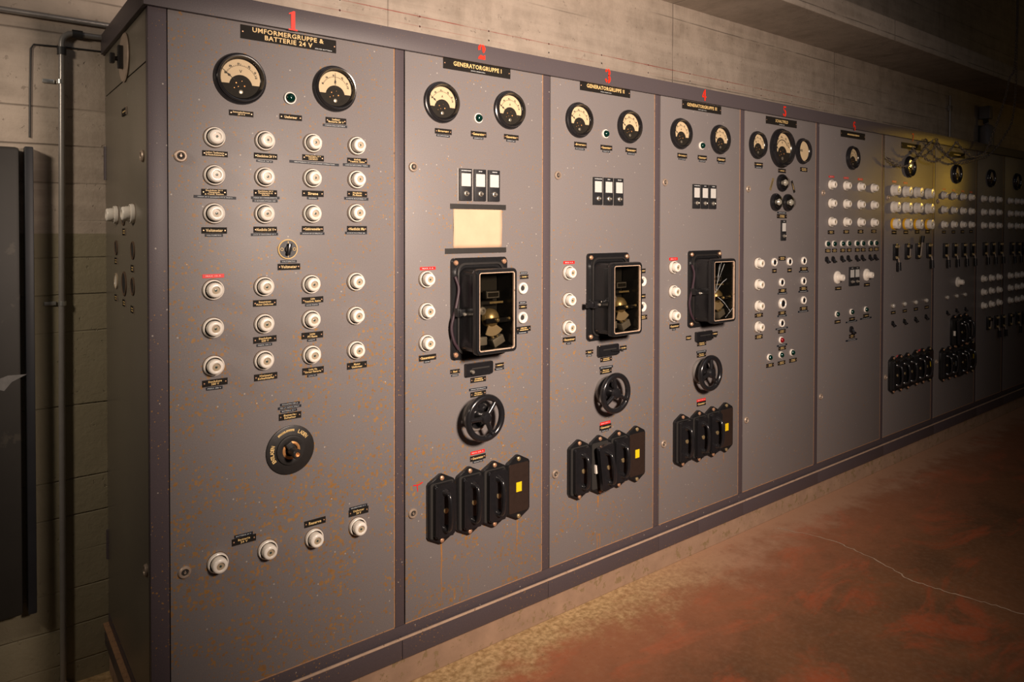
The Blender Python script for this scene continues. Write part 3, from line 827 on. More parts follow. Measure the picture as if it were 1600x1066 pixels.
LAMPS = [
  (1, 0.79, 1.942, 'g', 0.038, 'between the two big gauges'),
  (2, 1.483, 1.948, 'g', 0.038, 'between the two gauges'),
  (3, 2.134, 1.945, 'g', 0.038, 'between the two gauges'),
  (4, 2.78, 1.942, 'g', 0.038, 'between the two gauges'),
  (5, 3.473, 0.951, 'r', 0.036, 'above the three green lamps'),
  (5, 3.362, 0.87, 'g', 0.036, 'left of the lowest three'),
  (5, 3.472, 0.871, 'g', 0.036, 'middle of the lowest three'),
  (5, 3.581, 0.872, 'g', 0.036, 'right of the lowest three'),
  (6, 3.946, 1.461, 'g', 0.037, 'first from the left in the row of eight'),
  (6, 4.021, 1.46, 'g', 0.037, 'second from the left in the row of eight'),
  (6, 4.118, 1.46, 'g', 0.037, 'third from the left in the row of eight'),
  (6, 4.193, 1.46, 'g', 0.037, 'fourth from the left in the row of eight'),
  (6, 4.291, 1.459, 'g', 0.037, 'fifth from the left in the row of eight'),
  (6, 4.366, 1.459, 'g', 0.037, 'sixth from the left in the row of eight'),
  (6, 4.464, 1.459, 'g', 0.037, 'seventh from the left in the row of eight'),
  (6, 4.537, 1.458, 'g', 0.037, 'last on the right in the row of eight'),
  (6, 4.063, 1.046, 'g', 0.039, 'left of the lower three'),
  (6, 4.237, 1.047, 'g', 0.039, 'middle of the lower three'),
  (6, 4.416, 1.049, 'g', 0.039, 'right of the lower three'),
  (7, 4.78, 1.047, 'w', 0.036, 'first from the left in the row of four'),
  (7, 4.948, 1.049, 'w', 0.036, 'second from the left in the row of four'),
  (7, 5.117, 1.049, 'w', 0.036, 'third from the left in the row of four'),
  (7, 5.285, 1.051, 'w', 0.036, 'last on the right in the row of four'),
  (8, 5.64, 1.05, 'w', 0.034, 'on the left below the lone fuse'),
  (8, 5.811, 1.051, 'w', 0.034, 'straight below the lone fuse'),
  (8, 5.966, 1.053, 'w', 0.034, 'on the right below the lone fuse'),
]
LOCKS = [
  (1, 0.483, 1.749),
  (1, 0.488, 0.594),
  (2, 1.215, 1.758),
  (2, 1.213, 0.578),
  (3, 1.87, 1.76),
  (3, 1.861, 0.574),
  (4, 2.517, 1.758),
  (4, 2.517, 0.571),
  (5, 3.163, 1.751),
  (5, 3.159, 0.572),
  (6, 3.898, 1.753),
  (6, 3.89, 0.585),
  (7, 4.701, 1.747),
  (7, 4.692, 0.593),
  (8, 5.473, 1.742),
  (8, 5.473, 0.602),
]
METERS = [
  (2, 1.4875, 1.265),
  (3, 2.1505, 1.267),
  (4, 2.8055, 1.265),
]
WHEELS = [
  (2, 1.472, 0.875, (50, -65, 180)),
  (3, 2.137, 0.868, (100, -28, 215)),
  (4, 2.775, 0.871, (85, -50, 195)),
]
TRIOS = [
  (2, 1.486, 1.706),
  (3, 2.146, 1.705),
  (4, 2.797, 1.701),
]
SLIDES = [
  (2, 1.484, 1.041, 0),
  (3, 2.15, 1.038, 1),
  (4, 2.798, 1.037, 1),
]
UNITS = [
  (2, 0, 1.322, 0.57, 0.253),
  (2, 1, 1.441, 0.57, 0.249),
  (2, 2, 1.551, 0.568, 0.248),
  (2, 3, 1.664, 0.569, 0.25),
  (3, 0, 1.98, 0.568, 0.246),
  (3, 1, 2.098, 0.565, 0.252),
  (3, 2, 2.211, 0.566, 0.246),
  (3, 3, 2.324, 0.565, 0.248),
  (4, 0, 2.638, 0.566, 0.255),
  (4, 1, 2.759, 0.564, 0.252),
  (4, 2, 2.868, 0.566, 0.25),
  (4, 3, 2.973, 0.569, 0.248),
]
SOCKETS = [
  (2, 1.692, 1.322, 0.044, 'upper, right of the meter case'),
  (2, 1.691, 1.21, 0.044, 'lower, right of the meter case'),
  (3, 2.367, 1.317, 0.044, 'upper, beside the meter case'),
  (3, 2.367, 1.205, 0.044, 'lower, beside the meter case'),
  (5, 3.401, 1.371, 0.045, 'first of the top row'),
  (5, 3.548, 1.37, 0.045, 'second of the top row'),
  (5, 3.693, 1.37, 0.045, 'top of the right column'),
  (5, 3.473, 1.261, 0.045, 'straight above the largest socket'),
  (5, 3.692, 1.258, 0.045, 'middle of the right column'),
  (5, 3.479, 1.147, 0.06, 'the largest of them'),
  (5, 3.694, 1.151, 0.045, 'lowest of the right column'),
  (5, 3.476, 1.042, 0.045, 'straight below the largest socket'),
]
TOGGLES = [
  (6, 3.941, 1.372, 0.045, 'first from the left in the row of eight'),
  (6, 4.013, 1.372, 0.045, 'second from the left in the row of eight'),
  (6, 4.114, 1.374, 0.045, 'third from the left in the row of eight'),
  (6, 4.19, 1.374, 0.045, 'fourth from the left in the row of eight'),
  (6, 4.292, 1.373, 0.045, 'fifth from the left in the row of eight'),
  (6, 4.364, 1.373, 0.045, 'sixth from the left in the row of eight'),
  (6, 4.464, 1.372, 0.045, 'seventh from the left in the row of eight'),
  (6, 4.53, 1.372, 0.045, 'last on the right in the row of eight'),
  (6, 4.236, 0.941, 0.055, 'alone below the three lamps'),
  (7, 4.783, 0.933, 0.045, 'first from the left in the row of four'),
  (7, 4.951, 0.934, 0.045, 'second from the left in the row of four'),
  (7, 5.121, 0.934, 0.045, 'third from the left in the row of four'),
  (7, 5.286, 0.938, 0.045, 'last on the right in the row of four'),
  (8, 5.647, 0.94, 0.04, 'left of three'),
  (8, 5.813, 0.945, 0.04, 'middle of three'),
  (8, 5.983, 0.943, 0.04, 'right of three'),
]
KNIVES = [
  (7, 4.802, 1.396, 'd'),
  (7, 4.974, 1.397, 'c'),
  (7, 5.137, 1.396, 'u'),
  (7, 5.309, 1.397, 'd'),
  (8, 5.587, 1.391, 'd'),
  (8, 5.753, 1.391, 'd'),
  (8, 5.925, 1.39, 'd'),
  (8, 6.085, 1.389, 'd'),
  (9, 6.344, 1.39, 'd'),
  (9, 6.506, 1.389, 'd'),
  (9, 6.675, 1.388, 'd'),
  (9, 6.436, 0.798, 'c'),
  (9, 6.609, 0.794, 'd'),
  (9, 6.752, 0.79, 'd'),
  (10, 6.94, 1.384, 'd'),
  (10, 7.093, 1.382, 'd'),
  (10, 7.236, 1.379, 'd'),
  (10, 6.922, 0.79, 'c'),
  (10, 7.099, 0.787, 'd'),
  (10, 7.258, 0.78, 'd'),
]
VOLTSW = (0.782, 1.487)
DISC = (0.788, 0.879)
PAPER = (1.485, 1.553)
TAPE1 = (1.487, 1.628)
TAPE2 = (1.477, 1.47)
SW5 = (3.485, 1.54)
SW6 = (4.264, 1.261)
BULB0 = (3.468, 1.793)
BULB1 = (3.409, 1.689)
BULB2 = (3.525, 1.689)
SP1 = (3.376, 1.783)
SP2 = (3.583, 1.777)
G7A = (4.889, 0.597)
G7B = (5.233, 0.602)
G8 = (5.84, 0.57)
G8T = (5.87, 0.792)
CHAINS = [
  [(6.873, 3.271), (6.817, 2.53), (6.599, 2.288), (6.285, 2.12), (6.032, 2.07), (5.697, 2.022), (5.432, 2.087), (5.292, 2.17)],
  [(6.731, 3.08), (6.584, 2.735), (6.432, 2.49), (6.169, 2.19), (6.056, 2.11), (5.848, 2.075), (5.682, 2.113), (5.545, 2.163)],
  [(5.292, 2.17), (5.225, 2.093), (5.075, 2.034), (4.958, 2.043), (4.9, 2.077)],
  [(5.545, 2.163), (5.49, 2.141), (5.362, 2.065), (5.185, 2.003), (5.046, 2.002), (4.988, 2.02)],
  [(4.59, 2.003), (4.682, 1.964), (4.791, 1.952), (4.903, 1.964), (5.017, 2.013), (5.144, 2.09), (5.286, 2.161)],
]
CRACK = [(3.322, -0.082), (3.402, -0.296), (3.389, -0.462), (3.352, -0.613), (3.302, -0.731), (3.311, -0.857), (3.344, -1.015), (3.363, -1.139)]
LAMP_AT = (9.97, -2.1, 2.41)

random.seed(5)
NW = ['', 'one', 'two', 'three', 'four', 'five', 'six', 'seven']
# ================================================================ room
def struct(name, bm, mat, parent=None):
    o = ob(name, finish(name, bm, mat, 0), parent)
    if parent is None: o['kind'] = 'structure'
    return o

b = B(); box(b, (4.0, -1.65, -0.05), (16, 4.7 + 2.3, 0.1)); floor = struct('floor', b, 'floor')
b = B(); box(b, (4.0, 0.76, 2.6), (16, 0.12, 5.2)); struct('wall_back', b, 'concrete')
b = B(); box(b, (12.0, -2.2, 2.6), (0.2, 5.8, 5.2)); struct('wall_right', b, 'ceiling')
b = B(); box(b, (4.0, -1.65, 5.25), (16, 7, 0.1)); struct('ceiling', b, 'ceiling')
b = B(); box(b, (4.3, 0.475, 2.985), (15.4, 0.45, 0.15), 0.006); struct('trim_1', b, 'concrete')
bpy.data.objects['trim_1']['label'] = 'projecting concrete ledge along the back wall above the switchboard'

def strip_mesh(pts, w, z):
    """flat ribbon on the floor"""
    t = B(); L = []
    for i, p in enumerate(pts):
        p = Vector(p); q = Vector(pts[min(i + 1, len(pts) - 1)]) - Vector(pts[max(i - 1, 0)])
        n = Vector((-q.y, q.x)).normalized() * w / 2 * (0.6 + 0.8 * random.random())
        L.append((t.verts.new((p.x + n.x, p.y + n.y, z)), t.verts.new((p.x - n.x, p.y - n.y, z))))
    for a, c in zip(L, L[1:]): t.faces.new((a[0], a[1], c[1], c[0]))
    return t
cr = catmull([(*p, 0) for p in CRACK], 8)
t = strip_mesh([(p.x + random.uniform(-.006, .006), p.y + random.uniform(-.006, .006)) for p in cr], 0.006, 0.0008)
ob('crack', finish('crack', t, 'lip', 0), floor, label='thin pale crack across the red floor')

# ================================================================ switchboard frame
frame = bpy.data.objects.new('switchboard_frame', None); COL.objects.link(frame)
frame.location = (X0, 0, 0); frame.empty_display_size = 0.1
tag(frame, 'long dark violet-grey steel switchboard frame standing against the concrete wall', 'switchboard frame')
def fpart(name, bm, mat, label=None):
    for v in bm.verts: v.co.x -= X0
    return ob(name, finish(name, bm, mat, 30), frame, label=label)
XE = 7.95
DIV = [1.1823, 1.830, 2.485, 3.130, 3.857, 4.660, 5.424, 6.208, 6.79, 7.36]     # right edges of the posts
DW = 0.037
b = B()
box(b, ((X0 + XE) / 2, 0.35, 1.15), (XE - X0 - 0.06, 0.62, 2.0)); fpart('cabinet_core', b, 'gap', 'dark interior seen in the gaps between the doors')
b = B(); box(b, ((X0 + XE) / 2, 0.02, (ZT + 2.211) / 2), (XE - X0 + 0.0, 0.036, 2.211 - ZT))
fpart('top_rail', b, 'frame')
# fascia, wraps the left end, stands 15 mm proud of the doors
b = B()
zf0, zf1 = 2.145, 2.211
box(b, ((X0 + XE) / 2 - 0.006, -0.0065, (zf0 + zf1) / 2), (XE - X0 + 0.014, 0.017, zf1 - zf0), 0.002)
fascia = fpart('fascia', b, 'fascia', 'dark upper band carrying the red numbers')
b = B(); box(b, (X0 - 0.006, 0.349, (zf0 + zf1) / 2), (0.013, 0.694, zf1 - zf0), 0.002); fpart('side_fascia', b, 'fascia')
b = B(); box(b, ((X0 + XE) / 2, 0.345, 2.2075), (XE - X0, 0.69, 0.006)); fpart('top_sheet', b, 'fascia')
b = B(); box(b, (X0 + 0.0235, 0.012, (ZT + ZB) / 2), (0.047, 0.024, ZT - ZB - 0.001), 0.0015); fpart('post', b, 'frame')
for d in DIV:
    b = B(); box(b, (d - DW / 2, 0.012, (ZT + ZB) / 2), (DW - 0.003, 0.024, ZT - ZB - 0.001), 0.0015); fpart('post', b, 'frame')
b = B(); box(b, (XE - 0.02, 0.012, (ZT + ZB) / 2), (0.037, 0.024, ZT - ZB)); fpart('post', b, 'frame')
b = B(); box(b, ((X0 + XE) / 2, 0.0115, 0.184), (XE - X0, 0.024, 0.044), 0.001); fpart('lower_rail', b, 'frame')
xs = [X0 - 0.012] + [d - DW / 2 for d in DIV] + [XE]
xs.insert(4, 2.75)
for a, c in zip(xs, xs[1:]):
    b = B(); box(b, ((a + c) / 2, -0.004, 0.137), (c - a - 0.0015, 0.028, 0.072), 0.002); fpart('skirting', b, 'frame')
b = B(); box(b, ((X0 + XE) / 2 - 0.006, -0.0155, 0.1710), (XE - X0 + 0.012, 0.008, 0.0065), 0.002); fpart('skirting_lip', b, 'lip', 'worn top edge of the skirting, its highlight painted pale')  # worn paint, its pale tan also paints in the bright edge highlight
b = B(); box(b, (X0 - 0.006, 0.36, 0.137), (0.012, 0.68, 0.072), 0.002); fpart('skirting', b, 'frame')
b = B(); box(b, (X0 - 0.007, 0.36, 0.1715), (0.02, 0.68, 0.006), 0.0015); fpart('skirting_lip', b, 'rusty_seam')
# side sheets
b = B(); box(b, (X0 + 0.004, 0.362, (ZB + 2.0)/2 + 0.0), (0.008, 0.672, 2.0 - ZB - 0.002), 0.001); side = fpart('side_sheet', b, 'side', 'olive grey side sheet of the switchboard')
b = B(); box(b, (X0 + 0.004, 0.362, (2.003 + ZT) / 2), (0.008, 0.672, ZT - 2.003), 0.001); fpart('side_sheet', b, 'side', 'upper strip of the side above the seam')
b = B(); box(b, (X0 + 0.004, 0.362, 0.187), (0.009, 0.672, 0.034)); fpart('side_rail', b, 'frame')
b = B(); cyl(b, (X0 + 0.001, 0.690, 1.715), (X0 + 0.001, 0.690, 1.83), 0.008); fpart('hinge', b, 'frame')
b = B(); cyl(b, (X0 + 0.001, 0.690, 0.40), (X0 + 0.001, 0.690, 0.50), 0.008); fpart('hinge', b, 'frame')
# concrete plinth
b = B(); box(b, ((X0 + XE) / 2, 0.346, 0.0505), (XE - X0 + 0.0, 0.692, 0.101), 0.004)
o = ob('plinth', finish('plinth', b, 'plinth', 0)); o['kind'] = 'structure'
o['label'] = 'stained pink-brown concrete plinth under the switchboard'

# painted numbers
def stroke(bm, pts, ws, closed=False):
    P = [Vector((*p, 0)) for p in pts]; L = []
    for i, p in enumerate(P):
        d = (P[min(i + 1, len(P) - 1)] - P[max(i - 1, 0)]).normalized(); n = Vector((-d.y, d.x, 0)) * ws[i] / 2
        L.append((bm.verts.new(p + n), bm.verts.new(p - n)))
    for a, c in zip(L, L[1:]): bm.faces.new((a[0], a[1], c[1], c[0]))
def arc(cx, cy, rx, ry, a0, a1, n=10): return [(cx + rx * math.cos(R(a0 + (a1 - a0) * i / n)), cy + ry * math.sin(R(a0 + (a1 - a0) * i / n))) for i in range(n + 1)]
def poly(bm, pts): bm.faces.new([bm.verts.new((x, y, 0)) for x, y in pts])
def digit(n):
    b = B()
    if n == 1:
        poly(b, [(-.14, -.42), (.14, -.42), (.14, .5), (.02, .5), (-.14, .42)]); poly(b, [(-.30, -.5), (.30, -.5), (.30, -.43), (-.30, -.43)]); poly(b, [(-.28, .30), (-.15, .34), (-.15, .42), (-.28, .36)])
    elif n == 2:
        a = arc(0, .2, .23, .24, 200, 100); stroke(b, a, [.24] * 6 + [.18] * 5)
        a = arc(0, .2, .2, .24, 80, -60); stroke(b, a, [.16 + .018 * min(i, 10 - i) * 2 for i in range(11)])
        poly(b, [(-.34, -.5), (.34, -.5), (.34, -.18), (.12, -.26), (-.1, -.2), (-.3, -.36)])
    elif n == 3:
        stroke(b, arc(-.04, .26, .24, .2, 80, -70), [.23] * 11); stroke(b, arc(-.06, .26, .2, .2, 175, 105), [.18] * 11)
        stroke(b, arc(-.04, -.24, .26, .23, 70, -80), [.25] * 11); stroke(b, arc(-.06, -.24, .22, .23, 185, 255), [.19] * 11)
    elif n == 4:
        poly(b, [(.0, -.5), (.2, -.5), (.2, .5), (.08, .5), (.0, .3)]); poly(b, [(-.34, -.22), (-.06, -.22), (-.06, -.1), (-.2, -.1), (-.03, .25), (-.03, .44), (-.34, -.1)]); poly(b, [(.23, -.22), (.34, -.22), (.34, -.1), (.23, -.1)])
    elif n == 5:
        poly(b, [(-.24, .36), (.28, .36), (.28, .5), (-.24, .5)]); poly(b, [(-.24, .06), (-.14, .1), (-.14, .33), (-.24, .33)])
        stroke(b, arc(-.03, -.18, .24, .26, 90, -80), [.23] * 11); stroke(b, arc(-.03, -.2, .24, .24, 190, 255), [.19] * 11)
    elif n == 6:
        stroke(b, arc(0, -.2, .22, .24, 170, -80), [.21] * 11); stroke(b, arc(.1, .0, .36, .46, 180, 100), [.21] * 11); stroke(b, arc(.0, .3, .2, .14, 70, 0), [.13] * 11)
    else:
        poly(b, [(-.28, .36), (.3, .36), (.3, .5), (-.28, .5)]); poly(b, [(-.1, -.5), (.06, -.5), (.28, .33), (.12, .33)])
    return b
for n, x, z in NUMBERS:
    b = digit(n); h = 0.053 if n > 1 else 0.058
    for v in b.verts: v.co = (v.co.x * h * (.86 if n > 1 else .8), v.co.y * h, 0)
    me = finish('painted_number', b, 'red_paint', 0)
    o = ob('painted_number', me, fascia, (x - X0, -0.0166, z - 0.001), (PI / 2, 0, 0), 'red stencilled number %d' % n)

# ---- doors of the board, each numbered panel is one thing with its two locks
lk = B(); lathe(lk, [(0.017, 0), (0.017, 0.004), (0.0145, 0.007), (0.011, 0.0075), (0.0085, 0.003), (0, 0.003)], 28)
lock_me = finish('lock', lk, 'lock_ring')
lk = B(); lathe(lk, [(0.0085, 0.0032), (0.0085, 0.004), (0.0, 0.004)], 16, 0, cap=False); lock_hole = finish('keyhole', lk, 'hole')
lk = B(); lathe(lk, [(0.0035, 0.004), (0.003, 0.008), (0, 0.008)], 12); box(lk, (0, .003, .006), (.002, .006, .004)); lock_pin = finish('pin', lk, 'lock_ring')
edges = [0.4505] + [d + 0.001 for d in DIV]
ends = [d - DW - 0.001 for d in DIV] + [XE - 0.04]
look = {1: 'carrying fuses below two big gauges', 2: 'with a taped paper sheet and meter case', 3: 'with open latch meter case and crooked handle cover', 4: 'with a cracked glass meter case', 5: 'with three gauges and three clear bulbs', 6: 'with one gauge and twelve small fuses', 7: 'lit yellow near its top', 8: 'dark, right of panel seven', 9: 'narrow and very dark, right of the eighth', 10: 'narrow and very dark at the picture edge', 11: 'blank one at the end of the row'}
doors = {}
for i, (a, c) in enumerate(zip(edges, ends)):
    p = i + 1
    t = B(); box(t, ((c - a) / 2, 0.010, 0), (c - a - 0.003, 0.020, ZT - ZB - 0.004), 0.0012)
    dm = finish('door_sheet', t, 'panel', 30)
    root = bpy.data.objects.new('panel_door', None); COL.objects.link(root); root.location = (a, 0.0, (ZT + ZB) / 2); root.empty_display_size = .05
    tag(root, 'grey rust-flecked steel door of %s, %s' % (NAMES[p], look[p]), 'panel door', 'steel doors of the switchboard')
    ob('door_sheet', dm, root)
    t = B(); box(t, (c - a - 0.001, 0.0015, 0), (0.0035, 0.004, ZT - ZB - 0.004)); ob('door_edge', finish('door_edge', t, 'rusty_seam', 0), root, label='rusty right edge of the door')
    t = B(); box(t, ((c - a) / 2, 0.0015, -(ZT - ZB) / 2 + 0.001), (c - a - 0.003, 0.004, 0.0035)); ob('door_edge', finish('door_edge', t, 'rusty_seam', 0), root, label='rusty bottom edge of the door')
    doors[p] = (root, a, (ZT + ZB) / 2)
for p, x, z in LOCKS:
    root, a, zc = doors[p]
    l = ob('lock', lock_me, root, (x - a, 0, z - zc), (PI / 2, 0, 0)); ob('keyhole', lock_hole, l); ob('lock_pin', lock_pin, l)
# rust runs below the handle banks and a few longer stains
def run(p, x, z, length, w, k=7):
    root, a, zc = doors[p]
    t = B(); L = []
    for i in range(k + 1):
        zz = -length * i / k; ww = w * (1 - 0.75 * i / k) * random.uniform(.6, 1.2); dx = random.uniform(-.0015, .0015)
        L.append((t.verts.new((dx - ww / 2, 0, zz)), t.verts.new((dx + ww / 2, 0, zz))))
    for q, r in zip(L, L[1:]): t.faces.new((q[0], q[1], r[1], r[0]))
    ob('rust_run', finish('rust_run', t, 'stain', 0), root, (x - a, -0.0004, z - zc))
for a_ in [(2, 1.328, .442, .20, .006), (2, 1.668, .440, .13, .006), (2, 1.443, .30, .07, .004), (3, 1.984, .43, .07, .007), (3, 2.10, .43, .05, .012), (3, 2.095, .27, .12, .005), (3, 2.112, .27, .1, .005), (4, 2.97, .44, .05, .006), (1, .69, .55, .03, .004)]: run(*a_)
t = B(); stroke(t, [(-.02, .012), (.0, .010), (.018, .016)], [.004] * 3); stroke(t, [(-.004, .008), (-.002, -.012)], [.004, .003])
ob('scratch_mark', finish('scratch_mark', t, 'strip_red', 0), doors[2][0], (1.235 - doors[2][1], -0.0005, 0.66 - doors[2][2]), (PI / 2, 0, 0), 'small red scratch above the lower lock')

# ================================================================ instruments
def small_disc(bm, r, z, c=(0, 0), seg=14, mi=0, h=0.0012):
    lathe(bm, [(r, z), (r, z + h * .6), (r * .7, z + h), (0, z + h)], seg, mi, (c[0], c[1], 0))

# ---- gauges
def gauge_kit(style, needle, letter, s=0.144):
    k = s / 0.144; r = 0.072 * k
    b = B()
    lathe(b, [(r, 0), (r, 0.006 * k), (r * .97, 0.010 * k), (r * .915, 0.0115 * k), (r * .90, 0.019 * k), (r * .875, 0.023 * k), (r * .84, 0.0225 * k), (r * .81, 0.012 * k), (r * .75, 0.0075 * k)], 64, cap=False)
    ring = finish('bezel', b, 'bakelite')
    b = B(); lathe(b, [(r * .82, .0058 * k), (r * .82, 0.0064 * k), (0, 0.0064 * k)], 48); face = finish('dial', b, 'dial', 0)
    # black lower mask with round hump
    R1 = r * .76; yb = -.22 * r; rh = .44 * r; ch = -.30 * r
    if style == 'B': yb = -.20 * r; rh = .40 * r
    if style == 'F':
        b = B(); box(b, (-r * .35, 0, .007 * k), (r * .5, r * .05, .001)); box(b, (-r * .35, r * .09, .007 * k), (r * .5, r * .05, .001)); mask = finish('scale_bars', b, 'ink', 0); mname = 'scale_bars'
    else:
        mname = 'dial_mask'
        a0 = math.asin(yb / R1); pts = []
        for i in range(25):
            a = PI - a0 + (PI + 2 * a0) * i / 24
            pts.append((R1 * math.cos(a), R1 * math.sin(a)))
        ah = math.asin(min(1, (yb - ch) / rh))
        for i in range(21):
            a = ah + (PI - 2 * ah) * i / 20
            pts.append((rh * math.cos(a), ch + rh * math.sin(a)))
        b = B(); prism(b, pts, .0064 * k, .0074 * k); mask = finish('dial_mask', b, 'mask', 0)
    kids = []
    # scale
    b = B()
    if style != 'F':
        for i in range(21):
            a = R(155 - 130 * i / 20); r0 = .60 * r; r1 = (.68 if i % 5 == 0 else .64) * r
            c0 = Vector((math.cos(a), math.sin(a), 0)); n = Vector((-c0.y, c0.x, 0)) * (.0005 if i % 5 else .0009) * k
            o = Vector((0, -.10 * r, .0067 * k))
            b.faces.new([b.verts.new(o + c0 * q + n * s_) for q, s_ in ((r0, 1), (r1, 1), (r1, -1), (r0, -1))])
        L = []
        for i in range(31):
            a = R(155 - 130 * i / 30); c0 = Vector((math.cos(a), math.sin(a), 0)); o = Vector((0, -.10 * r, .0067 * k))
            w = .0004 if style != 'B' else .0022
            rr = .60 if style != 'B' else .52
            L.append((b.verts.new(o + c0 * (rr * r - w)), b.verts.new(o + c0 * (rr * r + w))))
        for q, c_ in zip(L, L[1:]): b.faces.new((q[0], q[1], c_[1], c_[0]))
        for i, (q, dg) in enumerate(((.80, 128), (.80, 98), (.80, 62), (.78, 32), (.74, 160), (.72, 12))):
            a = R(dg); cx, cy = q * .9 * r * math.cos(a), q * .8 * r * math.sin(a) + (-.02 * r)
            if q * .8 > .55: poly2 = [(-.03, -.04), (.0, -.04), (.0, .04), (-.03, .04)], [(.015, -.04), (.045, -.04), (.045, .04), (.015, .04)]
            for pp in poly2: b.faces.new([b.verts.new((cx * .92 + x * r, cy * .92 + y * r, .0067 * k)) for x, y in pp])
        kids.append(K('scale', finish('scale', b, 'ink', 0)))
    else:
        b.free()
    if letter:
        lm = text_mesh(letter, .11 * r, .12 * r, 'ink').copy()
        for v in lm.vertices: v.co = (v.co.x, v.co.y + .28 * r, .0068 * k)
        kids.append(K('unit_letter', lm))
    parts = [K('bezel', ring), K('dial', face, None, kids), K(mname, mask)]
    if style != 'F':
        b = B(); a = R(needle); d = Vector((math.cos(a), math.sin(a), 0)); n = Vector((-d.y, d.x, 0)); o = Vector((0, ch * .9, .0085 * k))
        L0 = [(.30, .0035), (.50, .0035), (.56, .045), (.66, .004), (.95, .003)]
        prev = None
        for q, w in L0:
            cur = (b.verts.new(o + d * q * r + n * w * r * (1 if w > .01 else 2)), b.verts.new(o + d * q * r - n * w * r * (1 if w > .01 else 2)))
            if prev: b.faces.new((prev[0], prev[1], cur[1], cur[0]))
            prev = cur
        parts.append(K('needle', finish('needle', b, 'ink', 0)))
        b = B(); small_disc(b, .085 * r, .0074 * k, (0, -.52 * r), 16, h=.002); box(b, (0, -.52 * r, .0095 * k), (.1 * r, .012 * r, .0006))
        parts.append(K('adjusting_screw', finish('adjusting_screw', b, 'steel')))
        b = B()
        for dx, dy, q in ((-.18, -.18, .03), (-.1, -.32, .02), (.14, -.28, .035), (-.25, -.38, .02), (.04, -.1, .015)): small_disc(b, q * r, .0074 * k, (dx * r, dy * r), 8)
        parts.append(K('inner_screws', finish('inner_screws', b, 'copper')))
    b = B(); lathe(b, [(r * .80, .0135 * k), (r * .6, .0136 * k), (0, .0136 * k)], 40, cap=False)
    parts.append(K('glass', finish('glass', b, 'glass')))
    return parts
gk = {}
glab = {(1, 0): 'large round black gauge with V dial and cream face, upper left of panel one', (1, 1): 'round black gauge with upright needle, upper right of panel one'}
cnt = {}
for p, x, z, s, st, nd, le in GAUGES:
    i = cnt.get(p, 0); cnt[p] = i + 1
    key = (st, nd, le, s)
    if key not in gk: gk[key] = gauge_kit(st, nd, le, s)
    if p in (2, 3, 4): lb = 'round black gauge with cream dial, %s of the green lamp on panel %s' % (('left', 'right')[i], NW[p])
    elif p == 5: lb = ['round black gauge left of the largest gauge on panel five', 'largest round black gauge, middle of three on panel five', 'round gauge with plain dial and two bars, right on panel five'][i]
    elif p == 1: lb = glab[(1, i)]
    elif p == 7: lb = 'round black gauge reflecting a bright lamp, on yellow lit panel seven'
    else: lb = 'single round black gauge at the top of %s' % NAMES[p]
    spawn(gk[key], 'gauge', x, z, lb, 'gauge', 'round gauges along the top of the board')

